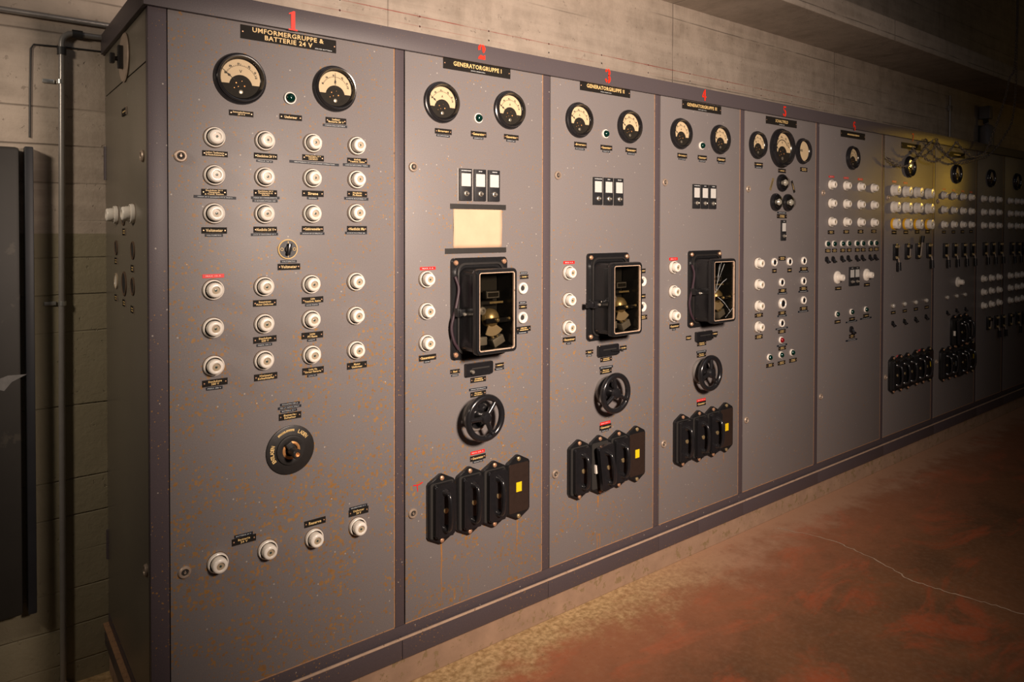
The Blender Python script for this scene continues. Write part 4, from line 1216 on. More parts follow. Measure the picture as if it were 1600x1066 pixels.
# ---- porcelain screw fuses
def fuse_kit(kind, smooth_cap=False):
    parts = []
    b = B(); lathe(b, [(0.0305, 0), (0.0302, 0.0008), (0.028, 0.001)], 36, cap=False); parts.append(K('grime_ring', finish('grime_ring', b, 'rust_ring')))
    if kind == 's':
        b = B(); lathe(b, [(0.0285, 0), (0.0288, 0.006), (0.0275, 0.011), (0.0258, 0.0118), (0.0245, 0.0105), (0.0243, 0.003)], 44, cap=False)
        parts.append(K('base_ring', finish('base_ring', b, 'porcelain')))
        b = B(); lathe(b, [(0.0243, 0.0035), (0.0, 0.0035)], 32, cap=False); parts.append(K('gap', finish('gap', b, 'hole')))
        b = B()
        if smooth_cap:
            lathe(b, [(0.0200, 0.002), (0.0215, 0.018), (0.0212, 0.028), (0.0192, 0.0315), (0.0160, 0.0328), (0.0120, 0.0330), (0.0113, 0.0325), (0.0109, 0.0292), (0.0, 0.0292)], 48)
        else:
            lathe(b, [(0.0195, 0.002), (0.0216, 0.010), (0.0216, 0.0215), (0.0205, 0.0225), (0.0203, 0.0285), (0.0185, 0.0310), (0.0155, 0.0322), (0.0120, 0.0325), (0.0113, 0.0320), (0.0109, 0.0288), (0.0, 0.0288)], 48, knurl=(1, 2))
        cap_z = 0.0292 if smooth_cap else 0.0288
        e = B(); small_disc(e, 0.0034, cap_z, seg=12, h=0.0008)
        w = B(); lathe(w, [(0.0106, cap_z + .0001), (0.0106, cap_z + .0003), (0.0035, cap_z + 0.0005)], 24, cap=False)
        parts.append(K('screw_cap', finish('screw_cap', b, 'porcelain', 40), None, [K('window', finish('window', w, 'porcelain_shade')), K('fuse_eye', finish('fuse_eye', e, 'fuse_eye'))]))
    elif kind in 'by':
        b = B(); lathe(b, [(0.038, 0), (0.0385, 0.007), (0.037, 0.011), (0.034, 0.012), (0.033, 0.008)], 44, cap=False)
        parts.append(K('base_ring', finish('base_ring', b, 'porcelain' if kind == 'b' else 'yellow_ring'), 'yellow base ring' if kind == 'y' else None))
        b = B(); lathe(b, [(0.0332, 0.008), (0, 0.008)], 24, cap=False); parts.append(K('gap', finish('gap', b, 'hole')))
        b = B(); lathe(b, [(0.0315, 0.008), (0.034, 0.014), (0.035, 0.034), (0.032, 0.0385), (0.022, 0.040), (0.015, 0.0402), (0.013, 0.036), (0, 0.036)], 20, knurl=(1, 2))
        e = B(); small_disc(e, 0.005, 0.036, seg=12, h=0.001)
        parts.append(K('screw_cap', finish('screw_cap', b, 'porcelain', 30), None, [K('fuse_eye', finish('fuse_eye', e, 'fuse_eye'))]))
    else:
        b = B(); lathe(b, [(0.038, 0), (0.038, 0.006), (0.034, 0.010), (0.022, 0.012), (0.022, 0.018)], 40)
        parts.append(K('base_ring', finish('base_ring', b, 'porcelain')))
        b = B(); lathe(b, [(0.0225, 0.004), (0.0205, 0.008), (0.0205, 0.036), (0.0175, 0.042), (0.008, 0.043), (0.007, 0.039), (0, 0.039)], 24, knurl=(1, 2))
        e = B(); small_disc(e, 0.0035, 0.039, seg=12, h=0.001)
        parts.append(K('screw_cap', finish('screw_cap', b, 'porcelain', 30), None, [K('fuse_eye', finish('fuse_eye', e, 'fuse_eye'))]))
    return parts
fk = {'s': fuse_kit('s'), 'S': fuse_kit('s', True), 'b': fuse_kit('b'), 'y': fuse_kit('y'), 't': fuse_kit('t')}
SM = {4, 5, 7, 8, 16, 20, 24, 26, 27}
for i, (p, x, z, k, w) in enumerate(FUSES):
    kk = 'S' if (k == 's' and i in SM) else k
    nm = {'s': 'porcelain fuse', 'b': 'large porcelain fuse', 'y': 'porcelain fuse', 't': 'protruding fuse'}[k]
    lb = '%s %s, %s' % (nm, w, NAMES[p]) if k != 'y' else 'white fuse on yellow ring %s, %s' % (w.replace('in the yellow ringed row, ', ''), NAMES[p])
    spawn(fk[kk], 'screw_fuse', x, z, lb, 'fuse', 'porcelain fuses of %s' % NAMES[p], spin=random.uniform(0, 6.28))

# ---- indicator lamps
def lamp_kit(col):
    b = B(); lathe(b, [(0.0188, 0), (0.0188, 0.004), (0.0178, 0.007), (0.0150, 0.0075), (0.0145, 0.004)], 32, cap=False); ring = finish('ring', b, 'porcelain' if col != 'w' else 'steel')
    b = B(); lathe(b, [(0.0148, 0.003), (0.0148, 0.009), (0.0125, 0.0145), (0.0075, 0.0185), (0.0, 0.0198)], 28)
    lens = finish('lens', b, {'g': 'green_glass', 'r': 'red_glass', 'w': 'milk_glass'}[col])
    return [K('ring', ring), K('lens', lens, {'g': 'dark green glass lens', 'r': 'dark red glass lens', 'w': 'pale glass lens'}[col])]
lkits = {c: lamp_kit(c) for c in 'grw'}
for p, x, z, c, s, w in LAMPS:
    spawn(lkits[c], 'indicator_lamp', x, z, '%s indicator lamp %s, %s' % ({'g': 'green', 'r': 'red', 'w': 'unlit pale'}[c], w, NAMES[p]), 'indicator lamp', 'indicator lamps of %s' % NAMES[p])

# ---- white ringed sockets and push buttons
sock = {}
for p, x, z, s, w in SOCKETS:
    if s not in sock:
        k = s / .044
        b = B(); lathe(b, [(0.022 * k, 0), (0.022 * k, 0.007 * k), (0.0195 * k, 0.010 * k), (0.016 * k, 0.010 * k), (0.010 * k, 0.003 * k), (0.0095 * k, 0.0012 * k)], 36, cap=False)
        r_ = finish('ring', b, 'porcelain')
        b = B(); lathe(b, [(0.0098 * k, 0.001), (0.0098 * k, 0.002 * k), (0, 0.002 * k)], 20)
        if s != .044: b.free(); b = B(); lathe(b, [(0.0125 * k, 0.001), (0.0125 * k, 0.0085 * k), (0.009 * k, 0.0105 * k), (0, 0.011 * k)], 20)
        sock[s] = [K('ring', r_), K('hole' if s == .044 else 'push_button', finish('centre', b, 'hole' if s == .044 else 'bakelite'))]
    spawn(sock[s], 'socket' if s == .044 else 'button', x, z, ('white ringed socket, %s, %s' if s == .044 else 'white ringed black push button, %s, %s') % (w, NAMES[p]), 'socket' if s == .044 else 'button', 'ringed sockets of %s' % NAMES[p])

# ---- nameplates, embossed strips, titles
def bars(txt_lines, w, h, mat, seed):
    rnd = random.Random(seed); b = B(); n = txt_lines
    for li in range(n):
        lh = h / n * .62; y = h / 2 - h / n * (li + .5); ww = w * rnd.uniform(.75, 1.0); x = -ww / 2
        while x < ww / 2:
            l = rnd.uniform(.4, .9) * lh
            q = rnd.uniform(.65, 1) * lh / 2
            b.faces.new([b.verts.new((x + i * l, y + j * q, 0)) for i, j in ((0, -1), (1, -1), (1, 1), (0, 1))])
            x += l + lh * rnd.uniform(.15, .3)
    return finish('lettering', b, mat, 0)
DUP = {(1, 'Voltmeter'): ['under the lowest left fuse of the upper block', 'under the round rotary switch'],
       (1, 'VOLTOMETRO'): ['under the lowest left fuse of the upper block', 'just under the round rotary switch']}
for p in (2, 3, 4):
    DUP[(p, 'Generator')] = ['under the green lamp', 'under the right gauge', 'above the handle bank']
    DUP[(p, 'GENERATORE')] = ['under the green lamp', 'under the right gauge', 'above the handle bank']
DUP[(1, 'PRESA 24 V')] = ['in the top row']; DUP[(1, 'PRESA 220 V')] = ['in the middle of the lower block']; DUP[(1, 'PRESA 380 V')] = ['lowest left of the lower block']
DUP[(1, 'Steckdose 24 V')] = ['in the top row']; DUP[(1, 'Steckdose 220 V')] = ['in the middle of the lower block']; DUP[(1, 'Steckdose 380 V')] = ['lowest left of the lower block']
for p_ in (2, 3, 4): DUP[(p_, 'MAX 4 A')] = ['above the three fuses']; DUP[(p_, 'MAX 250 A')] = ['above the handle bank']
seen = {}
pcache = {}
for idx, (p, x, z, w, h, kd, txt) in enumerate(PLATES):
    vague = txt.startswith('~')
    key = (kd, w, h)
    if key not in pcache:
        b = B(); box(b, (0, 0, .0006 if kd == 'n' else .0004), (w, h, .0012 if kd == 'n' else .0007), .0002)
        pm = finish('plate', b, {'n': 'plate', 'd': 'strip', 'r': 'strip_red'}[kd], 0)
        rm = None
        if kd == 'n':
            b = B(); q = min(.0022, w * .045)
            small_disc(b, q, .0011, (-w / 2 + w * .08, 0), 8); rm = finish('rivet', b, 'rivet')
        pcache[key] = (pm, rm)
    pm, rm = pcache[key]
    tmat = {'n': 'gold', 'd': 'emboss', 'r': 'emboss' if p > 1 else 'emboss_pink'}[kd]
    if vague:
        n = int(txt[1]); where = txt[3:]
        tw = w * (.56 if kd == 'n' else .82); tm = bars(n, tw, h * (.45 if n == 1 else .72), tmat, idx); tm = tm
    else:
        lines = txt.split('|'); n = len(lines); mx = max(len(l) for l in lines)
        th = h * {1: .46, 2: .70, 3: .82}[n] if kd == 'n' else h * .40
        tw = min(w * .74, mx * th / n * .62) if kd == 'n' else w * (.82 if len(txt) > 8 else .70)
        tm = text_mesh(txt.replace('|', '\n'), tw, th, tmat, .03 if kd == 'n' else .01)
    flat = txt.replace('|', ' ')
    desc = {'n': 'small black nameplate', 'd': 'narrow black embossed strip', 'r': 'narrow red embossed strip'}[kd]
    if vague:
        lb = '%s %s, %s' % (desc.replace('small ', 'small engraved '), where, NAMES[p])
    else:
        i = seen.get((p, flat), 0); seen[(p, flat)] = i + 1
        ex = DUP.get((p, flat))
        lb = '%s reading %s%s, %s' % ({'n': 'small black nameplate', 'd': 'narrow black strip', 'r': 'narrow red strip'}[kd], flat, (' ' + ex[i]) if ex else '', NAMES[p])
    root = bpy.data.objects.new('nameplate' if kd == 'n' else 'label_strip', pm); COL.objects.link(root)
    root.location = (x, -0.0003, z)
    root.rotation_euler = mount(0, spin=random.uniform(-.012, .012) if kd == 'n' else random.uniform(-.02, .02))
    tag(root, lb, 'nameplate' if kd == 'n' else 'label strip', ('nameplates of ' if kd == 'n' else 'label strips of ') + NAMES[p])
    ob('lettering', tm, root, (0, 0, .0014 if kd == 'n' else .0009))
    if rm:
        ob('rivet', rm, root); ob('rivet', rm, root, (w - w * .16, 0, 0))
for p, x, z, t1, t2 in TITLES:
    w, h = (.293, .040) if p == 1 else (.296, .0395)
    b = B(); box(b, (0, 0, .001), (w, h, .002), .0004)
    root = bpy.data.objects.new('title_plate', finish('title_plate', b, 'plate', 0)); COL.objects.link(root)
    root.location = (x, -.0003, z); root.rotation_euler = mount(0)
    dd = {1: 'long black title plate reading UMFORMERGRUPPE & BATTERIE 24 V, panel one', 2: 'long black title plate reading GENERATORGRUPPE I, panel two', 3: 'long black title plate reading GENERATORGRUPPE II, panel three', 4: 'long black title plate reading GENERATORGRUPPE III, panel four', 5: 'long black title plate under the red 5, lettering hardly legible', 6: 'long dark title plate under the red 6, panel six', 7: 'long dark title plate in yellow light, panel seven', 8: 'long dark title plate beside the chain, the eighth panel'}
    tag(root, dd[p], 'title plate', 'long title plates under the fascia')
    if t1 == '~':
        ob('lettering', bars(1, w * .5, h * .42, 'gold', p), root, (0, 0, .0022))
    else:
        n = t1.count('|') + 1
        tw = {1: .218, 2: .212, 3: .222, 4: .226, 5: .120}[p]
        ob('lettering', text_mesh(t1.replace('|', '\n'), tw, h * (.80 if n == 2 else .40), 'gold', .022), root, (-.004 if n == 2 else 0, .001 if n == 2 else .003, .0022))
    if t2 != '~':
        ob('small_lettering', text_mesh(t2, .056 if p == 1 else .064, h * .085, 'emboss', .02), root, (.105 if p == 1 else 0, -h * .38 if p == 1 else -h * .33, .0023))
    elif p == 5:
        ob('small_lettering', bars(1, .055, h * .12, 'emboss', 77), root, (0, -h * .36, .0023))
    b = B(); small_disc(b, .0024, .0018, (-w / 2 + .006, 0), 8); rm = finish('rivet', b, 'rivet')
    ob('rivet', rm, root); ob('rivet', rm, root, (w - .012, 0, 0))

# ---- iron cased meters on panels 2 to 4
def meter_kit(kind):
    parts = []
    b = B(); prism(b, rrect(.245, .36, .014), 0, .012, bev=.003); parts.append(K('back_plate', finish('back_plate', b, 'cast')))
    b = B()
    # gasket rim on back plate
    o1 = rrect(.205, .325, .03); i1 = rrect(.19, .31, .026)
    rings(b, [[(x, y, .012) for x, y in o1], [(x, y, .018) for x, y in o1], [(x, y, .018) for x, y in i1]]); parts.append(K('gasket', finish('gasket', b, 'cast_plain')))
    b = B()
    def lp(w, h, r, z): return [(x - .004, y - .0045, z) for x, y in rrect(w, h, r, 6)]
    rings(b, [lp(.180, .300, .030, .012), lp(.180, .300, .028, .022), lp(.172, .291, .022, .030), lp(.170, .289, .020, .088), lp(.178, .297, .016, .094), lp(.180, .299, .016, .104), lp(.178, .297, .016, .116), lp(.172, .291, .014, .120), lp(.156, .275, .010, .120), lp(.153, .272, .009, .114), lp(.153, .272, .009, .020)])
    parts.append(K('case', finish('case', b, 'cast', 40)))
    b = B(); rings(b, [lp(.1545, .2735, .009, .1195), lp(.1545, .2735, .009, .1205), lp(.148, .267, .007, .1198), lp(.148, .267, .007, .113)]); parts.append(K('glass_trim', finish('glass_trim', b, 'lip'), 'thin worn pale trim around the glass'))
    b = B(); prism(b, [(x - .004, y - .0045) for x, y in rrect(.150, .269, .007)], .1125, .1145)
    gsub = []
    if kind == 4:
        c = B()
        for pts in ([(-.075, -.02), (-.055, .03), (-.03, .07), (.0, .12)], [(-.07, -.01), (-.05, .05), (-.035, .12)], [(-.065, -.01), (-.02, .03), (.02, .05)], [(-.05, -.03), (.0, -.06), (.045, -.10)], [(-.06, .0), (-.045, .07), (-.02, .13)], [(.01, -.13), (.04, -.11), (.068, -.09)]):
            q = catmull([(x, y, 0) for x, y in pts], 4)
            stroke(c, [(v.x + random.uniform(-.001, .001), v.y) for v in q], [random.uniform(.0004, .0022) for v in q])
        for v in c.verts: v.co.z = .1148
        gsub = [K('crack_lines', finish('crack_lines', c, 'emboss', 0), 'pale cracks in the glass')]
    parts.append(K('glass', finish('glass', b, 'case_glass', 0), 'cracked glass' if kind == 4 else None, gsub))
    # mechanism behind the glass
    b = B(); box(b, (-.004, -.0045, .014), (.150, .270, .004)); sub = []
    c = B(); box(c, (-.01, .048, .0405), (.052, .020, .001)); sub.append(K('rating_plate', finish('rating_plate', c, 'strip_steel', 0)))
    c = B(); box(c, (-.01, .048, .0414), (.048, .016, .001)); sub.append(K('rating_field', finish('rating_field', c, 'plate', 0)))
    c = B(); box(c, (-.01, .048, .028), (.060, .028, .024), .002); sub.append(K('upper_block', finish('upper_block', c, 'cast_plain')))
    c = B(); box(c, (.005, .020, .040), (.060, .007, .001)); sub.append(K('yellow_stripe', finish('yellow_stripe', c, 'brass', 0), 'dull yellow stripe'))
    c = B(); lathe(c, [(.034, .03), (.033, .045), (.024, .058), (.010, .065), (0, .066)], 32, c=(-.020, -.035, 0)); sub.append(K('drag_disc', finish('drag_disc', c, 'brass'), 'dull metal dome of the mechanism'))
    c = B(); box(c, (-.008, -.040, .070), (.110, .017, .006), .002); box(c, (.042, -.040, .045), (.014, .014, .05)); sub.append(K('cross_bar', finish('cross_bar', c, 'bakelite')))
    c = B(); lathe(c, [(.007, .073), (.0065, .079), (.003, .082), (0, .082)], 16, c=(-.016, -.039, 0)); lathe(c, [(.005, .073), (.004, .078), (0, .079)], 12, c=(.036, -.036, 0)); lathe(c, [(.005, .045), (.004, .054), (0, .055)], 12, c=(-.018, -.103, 0)); lathe(c, [(.004, .045), (.003, .052), (0, .053)], 12, c=(.002, -.100, 0)); sub.append(K('brass_screws', finish('brass_screws', c, 'brass')))
    c = B(); prism(c, [(-.02 + .012 * math.cos(R(a)), -.04 + .012 * math.sin(R(a))) for a in (200, 250, 300)] + [(-.02 + .058 * math.cos(R(a)), -.04 + .058 * math.sin(R(a))) for a in range(320, 234, -8)], .046, .050); sub.append(K('scale_sector', finish('scale_sector', c, 'porcelain_shade', 0), 'cream quarter disc'))
    c = B(); lathe(c, [(.014, .03), (.014, .05), (.006, .052), (.005, .046)], 24, c=(-.062, -.006, 0)); box(c, (-.05, -.115, .03), (.03, .03, .02), .003); sub.append(K('pale_coil', finish('pale_coil', c, 'strip_steel')))
    c = B(); box(c, (.010, -.118, .035), (.05, .03, .03), .003, rot=(0, 0, .4)); sub.append(K('lower_block', finish('lower_block', c, 'strip_steel')))
    for k_ in sub:
        for v in k_[1].vertices: v.co.x += .026; v.co.z += .027
    parts.append(K('mechanism', finish('mechanism', b, 'cast_plain', 0), None, sub))
    # hardware on the back plate
    for sx, sy in ((-1, 1), (1, 1), (-1, -1), (1, -1)):
        b = B(); lathe(b, [(.0095, .012), (.009, .016), (.005, .0195), (0, .0195)], 14, c=(sx * .107, sy * .163, 0)); box(b, (sx * .107, sy * .163, .0197), (.012, .0012, .001)); parts.append(K('bolt', finish('bolt', b, 'rivet')))
    if kind == 3:
        b = B(); box(b, (-.130, -.028, .036), (.055, .022, .008), .003); box(b, (-.107, -.028, .030), (.022, .030, .034), .003); box(b, (-.150, -.028, .038), (.012, .024, .010), .003)
        parts.append(K('latch_arm', finish('latch_arm', b, 'bakelite'), 'latch arm swung open to the left'))
    else:
        b = B(); box(b, (-.112, -.010, .028), (.014, .030, .032), .002); box(b, (-.098, -.010, .044), (.030, .024, .008), .002); parts.append(K('latch', finish('latch', b, 'cast')))
        b = B(); tube(b, [(-.112, .115, .016), (-.100, .07, .020), (-.112, .0, .018), (-.126, -.06, .014), (-.118, -.11, .016), (-.10, -.142, .018)], .0055, 8, smooth=6); parts.append(K('sealing_cord', finish('sealing_cord', b, 'cable'), 'dark purple cord hanging along the left side'))
    b = B(); lathe(b, [(.006, .03), (.006, .052), (.003, .056), (0, .056)], 14, c=(-.095, -.016 if kind != 3 else -.028, 0)); cyl(b, (-.088, -.016, .052), (-.066, -.018, .074), .005, 12); parts.append(K('wing_screw', finish('wing_screw', b, 'steel')))
    return parts
dsc = {2: 'black iron cased meter with glass front below the taped paper, panel two', 3: 'black iron cased meter with latch arm swung open, panel three', 4: 'black iron cased meter with cracked glass, panel four'}
for p, x, z in METERS:
    spawn(meter_kit(p), 'meter_case', x, z, dsc[p], 'meter', 'iron cased meters')

# ---- handwheels
def wheel_kit(angs):
    parts = []
    b = B(); lathe(b, [(.056, 0), (.058, .006), (.056, .016), (.050, .019), (.0, .019)], 48); parts.append(K('base_disc', finish('base_disc', b, 'strip_steel')))
    b = B(); lathe(b, [(.047, .019), (.045, .026), (.0, .028)], 40)
    for i in range(8):
        a = i * PI / 4; box(b, (.036 * math.cos(a), .036 * math.sin(a), .028), (.012, .006, .006), .001, rot=(0, 0, a))
    parts.append(K('index_plate', finish('index_plate', b, 'bakelite')))
    b = B(); lathe(b, [(.022, .026), (.019, .05), (.022, .056), (.022, .072), (.017, .079), (.010, .081), (0, .0805)], 32); parts.append(K('hub', finish('hub', b, 'bakelite')))
    b = B(); torus(b, .0735, .0115, 64, 16, c=(0, 0, .064)); parts.append(K('rim', finish('rim', b, 'bakelite', 60)))
    for a in angs:
        a = R(a); b = B(); c, s = math.cos(a), math.sin(a)
        tube(b, [(.015 * c, .015 * s, .066), (.04 * c, .04 * s, .066), (.068 * c, .068 * s, .064)], .0085, 12); parts.append(K('spoke', finish('spoke', b, 'bakelite', 60)))
    a = R(angs[1]); b = B(); lathe(b, [(.0075, .07), (.007, .079), (.003, .081), (0, .081)], 14, c=(.064 * math.cos(a), .064 * math.sin(a), 0)); parts.append(K('grip_stud', finish('grip_stud', b, 'bakelite')))
    return parts
for p, x, z, angs in WHEELS:
    spawn(wheel_kit(angs), 'handwheel', x, z, 'black three-spoke handwheel above the handle bank on panel %s' % NW[p], 'handwheel', 'three-spoke handwheels')

# ---- narrow switches with label window
def unit_kit(w, h, seed):
    parts = []
    b = B(); box(b, (0, 0, .004), (w, h, .008), .001); parts.append(K('front_plate', finish('front_plate', b, 'switch_front')))
    b = B(); box(b, (.0, h * .15, .0085), (w * .76, h * .40, .001)); parts.append(K('label_window', finish('label_window', b, 'window_label', 0)))
    parts.append(K('lettering', bars(1, w * (.8 if seed == 0 else .36), h * .055, 'emboss', seed)))
    for v in parts[-1][1].vertices: v.co = (v.co.x, v.co.y + h * .435, .0084)
    b = B(); lathe(b, [(.010, .008), (.0095, .012), (.006, .014), (.005, .022), (.003, .024), (0, .024)], 18, c=(0, -h * .28, 0)); parts.append(K('push_knob', finish('push_knob', b, 'steel')))
    return parts
uk = [unit_kit(.052, .114, i) for i in range(3)]
b = B(); box(b, (0, 0, .001), (.187, .116, .002), .0004)
for p, x, z in TRIOS:
    for i in range(3):
        kit = uk[i]
        spawn(kit, 'window_switch', x - .060 + .0625 * i, z, 'black switch with pale label window, %s of three on panel %s' % (['left', 'middle', 'right'][i], NW[p]), 'switch', 'window switches of panel %s' % NW[p], y=-.002)
    o = ob('mounting_plate', finish('mounting_plate', (lambda q: (box(q, (0, 0, .001), (.187, .117, .002), .0004), q)[1])(B()), 'strip_steel', 0), None, (x, 0, z), mount(0))
    tag(o, 'thin grey mounting plate behind the three window switches, panel %s' % NW[p], 'mounting plate', 'mounting plates')
spawn(unit_kit(.044, .11, 1), 'window_switch', SW5[0], SW5[1], 'single black switch with pale label window, panel five', 'switch')
k6 = unit_kit(.058, .115, 2)
for i in range(2): spawn(k6, 'window_switch', SW6[0] - .031 + .062 * i, SW6[1], 'black switch with label window, %s of the pair on panel six' % ['left', 'right'][i], 'switch', 'pair of window switches on panel six')

# ---- slide switches
for p, x, z, sd in SLIDES:
    b = B(); prism(b, rrect(.120, .046, .005), 0, .014, bev=.002); base = finish('body', b, 'bakelite')
    b = B(); box(b, (.004, .004, .0143), (.078, .005, .001)); slot = finish('slot', b, 'hole', 0)
    sx = -.040 if not sd else .050
    b = B()
    if sd: cyl(b, (.01, -.002, .016), (.062, -.004, .026), .0035, 12); cyl(b, (.058, -.004, .026), (.066, -.004, .030), .006, 14)
    else: lathe(b, [(.007, .014), (.005, .020), (.007, .024), (.004, .028), (0, .028)], 16, c=(-.036, -.006, 0))
    knob = finish('lever', b, 'cast' if sd else 'steel')
    spawn([K('body', base, None, [K('slot', slot)]), K('lever', knob)], 'slide_switch', x, z, 'black slide switch under the meter case, lever %s, panel %s' % ('on the right' if sd else 'on the left', NW[p]), 'slide switch', 'slide switches')

# ---- handle banks
def hexpts(w, h, ap): return [(-w / 2, -h / 2 + ap), (0, -h / 2), (w / 2, -h / 2 + ap), (w / 2, h / 2 - ap), (0, h / 2), (-w / 2, h / 2 - ap)]
def hexr(w, h, ap):
    P = hexpts(w, h, ap); out = []
    for i, p in enumerate(P):
        a = Vector(P[i - 1]); c = Vector(P[(i + 1) % 6]); p = Vector(p)
        for q in (a, c): out.append(tuple(p + (q - p).normalized() * .006))
    return out
def handle_kit(kind):
    parts = []
    b = B(); prism(b, hexr(.112, .250, .030), 0, .014, bev=.003); parts.append(K('back_plate', finish('back_plate', b, 'cast')))
    for s in (1, -1):
        b = B(); lathe(b, [(.0085, .014), (.008, .017), (.004, .0195), (0, .0195)], 14, c=(0, s * .109, 0)); box(b, (0, s * .109, .0197), (.011, .0012, .0008)); parts.append(K('screw', finish('screw', b, 'rivet' if kind != 'blank' else 'brass')))
    if kind == 'blank':
        b = B(); prism(b, rrect(.094, .185, .006), .014, .0165, bev=.001); parts.append(K('cover', finish('cover', b, 'bakelite_brown')))
        b = B(); box(b, (0, .003, .0168), (.026, .036, .0007)); parts.append(K('sticker', finish('sticker', b, 'yellow', 0), 'yellow square sticker'))
        return parts
    ang = -.13 if kind == 'tilt' else 0.0
    rot = Matrix.Rotation(-ang, 4, 'Z'); rot = Matrix.Rotation(.13 if kind == 'tilt' else 0, 4, 'Z')
    b = B(); prism(b, rrect(.094, .192, .008), .014, .0152); parts.append(K('recess', finish('recess', b, 'hole', 0)))
    if kind == 'tilt':
        b = B(); box(b, (-.030, -.01, .022), (.014, .035, .012), .002); parts.append(K('fuse_link', finish('fuse_link', b, 'porcelain'), 'white fuse body showing beside the crooked cover'))
    lift = .024 if kind == 'tilt' else .0
    def tf(bm):
        bmesh.ops.transform(bm, matrix=Matrix.Translation((0.006 if kind == 'tilt' else 0.004, 0, lift)) @ rot, verts=bm.verts)
        return bm
    b = B(); prism(b, rrect(.082, .186, .010), .016, .034, bev=.005)
    prism(b, rrect(.064, .168, .006), .034, .0345)
    cover = finish('cover', tf(b), 'bakelite')
    b = B(); tube(b, [(0, .064, .030), (.0, .064, .044), (.0, .056, .058), (.0, .032, .065), (0, 0, .067), (0, -.032, .065), (.0, -.056, .058), (.0, -.064, .044), (0, -.064, .030)], .0082, 12, smooth=5, sy=1.0)
    for s in (1, -1): lathe(b, [(.016, .033), (.012, .040), (.009, .050)], 20, c=(0, s * .064, 0))
    hd = finish('handle', tf(b), 'bakelite', 60)
    b = B(); lathe(b, [(.0095, .0345), (.009, .037), (.0, .0375)], 18); cs = finish('screw', tf(b), 'brass')
    parts.append(K('cover', cover, None, [K('handle', hd), K('screw', cs)]))
    return parts
hk = {k: handle_kit(k) for k in ('plain', 'tilt', 'blank')}
pos4 = ['first', 'second', 'third', 'last']
for p, i, x, z, h in UNITS:
    k = 'blank' if i == 3 else ('tilt' if (p, i) == (3, 1) else 'plain')
    lb = {'plain': 'black bow handle switch, %s in the bank of panel %s' % (pos4[i], NW[p]), 'tilt': 'black fuse switch with crooked tilted cover, panel three', 'blank': 'flat black cover with yellow sticker, right end of the bank, panel %s' % NW[p]}[k]
    spawn(hk[k], 'fuse_switch', x, z, lb, 'fuse switch', 'fuse switches of panel %s' % NW[p])
# dark banks of panels 7 and 8
for (cx, cz), n, nm, p, w in ((G7A, 3, 'left bank', 7, .106), (G7B, 3, 'right bank', 7, .106), (G8, 6, 'wide lower bank', 8, .108)):
    for i in range(n):
        last = (nm != 'left bank' and i == n - 1)
        k = 'blank' if last else ('tilt' if (p == 8 and i == 2) else 'plain')
        spawn(hk[k], 'fuse_switch', cx + (i - (n - 1) / 2) * w, cz, '%s, %s in the %s of %s' % ('flat yellow stickered cover' if last else 'black bow handle switch', ['first', 'second', 'third', 'fourth', 'fifth', 'sixth'][i], nm, NAMES[p]), 'fuse switch', 'fuse switches of %s' % NAMES[p])
for i in range(3):
    spawn(hk['tilt' if i == 0 else 'plain'], 'fuse_switch', G8T[0] + (i - 1) * .105, G8T[1], 'black bow handle switch, %s in the small upper bank, the eighth panel' % ['first', 'second', 'third'][i], 'fuse switch', 'upper fuse switches of the eighth panel')

# ---- toggles and knife switches of the dark panels
def toggle_kit(s):
    k = s / .045
    b = B(); lathe(b, [(.0165 * k, 0), (.0165 * k, .006 * k), (.012 * k, .009 * k), (0, .009 * k)], 24); base = finish('base', b, 'bakelite')
    b = B(); tube(b, [(0, 0, .006 * k), (.0, -.007 * k, .013 * k), (0, -.015 * k, .018 * k)], .006 * k, 10); box(b, (0, -.015 * k, .019 * k), (.022 * k, .010 * k, .010 * k), .003 * k)
    return [K('base', base), K('lever', finish('lever', b, 'bakelite'))]
tk = {}
for p, x, z, s, w in TOGGLES:
    if s not in tk: tk[s] = toggle_kit(s)
    spawn(tk[s], 'toggle_switch', x, z, 'small black toggle switch, %s, %s' % (w, NAMES[p]), 'toggle switch', 'toggle switches of %s' % NAMES[p])
def knife_kit(s):
    b = B(); box(b, (0, 0, .009), (.048, .105, .018), .004); base = finish('base', b, 'bakelite')
    b = B(); box(b, (-.012, .036, .022), (.012, .016, .012), .002); box(b, (.012, .036, .022), (.012, .016, .012), .002); box(b, (0, -.036, .022), (.03, .016, .012), .002); cl = finish('contacts', b, 'brass')
    sub = []
    if s == 'd': a0, a1, a2 = (0, -.036, .026), (.0, -.066, .032), (.0, -.120, .034)
    elif s == 'u': a0, a1, a2 = (0, -.036, .026), (.004, .060, .034), (.004, .105, .038)
    else: a0, a1, a2 = (0, -.036, .026), (0, .02, .028), (0, .046, .032)
    b = B(); tube(b, [a0, a1], .006, 8); blade = finish('blade', b, 'chain')
    b = B(); tube(b, [a1, tuple((Vector(a1) * .4 + Vector(a2) * .6)), a2], .011, 12); gr = finish('grip', b, 'bakelite', 60)
    return [K('base', base), K('contacts', cl), K('lever', blade, None, [K('grip', gr)])]
kk = {s: knife_kit(s) for s in 'duc'}
kc = {}
for p, x, z, s in KNIVES:
    row = 'upper' if z > 1.2 else 'lower'
    i = kc.get((p, row), 0); kc[(p, row)] = i + 1
    spawn(kk[s], 'knife_switch', x, z, 'black knife switch, %s in the %s row of %s' % (['first', 'second', 'third', 'fourth'][i], row, NAMES[p]), 'knife switch', 'knife switches of %s' % NAMES[p])

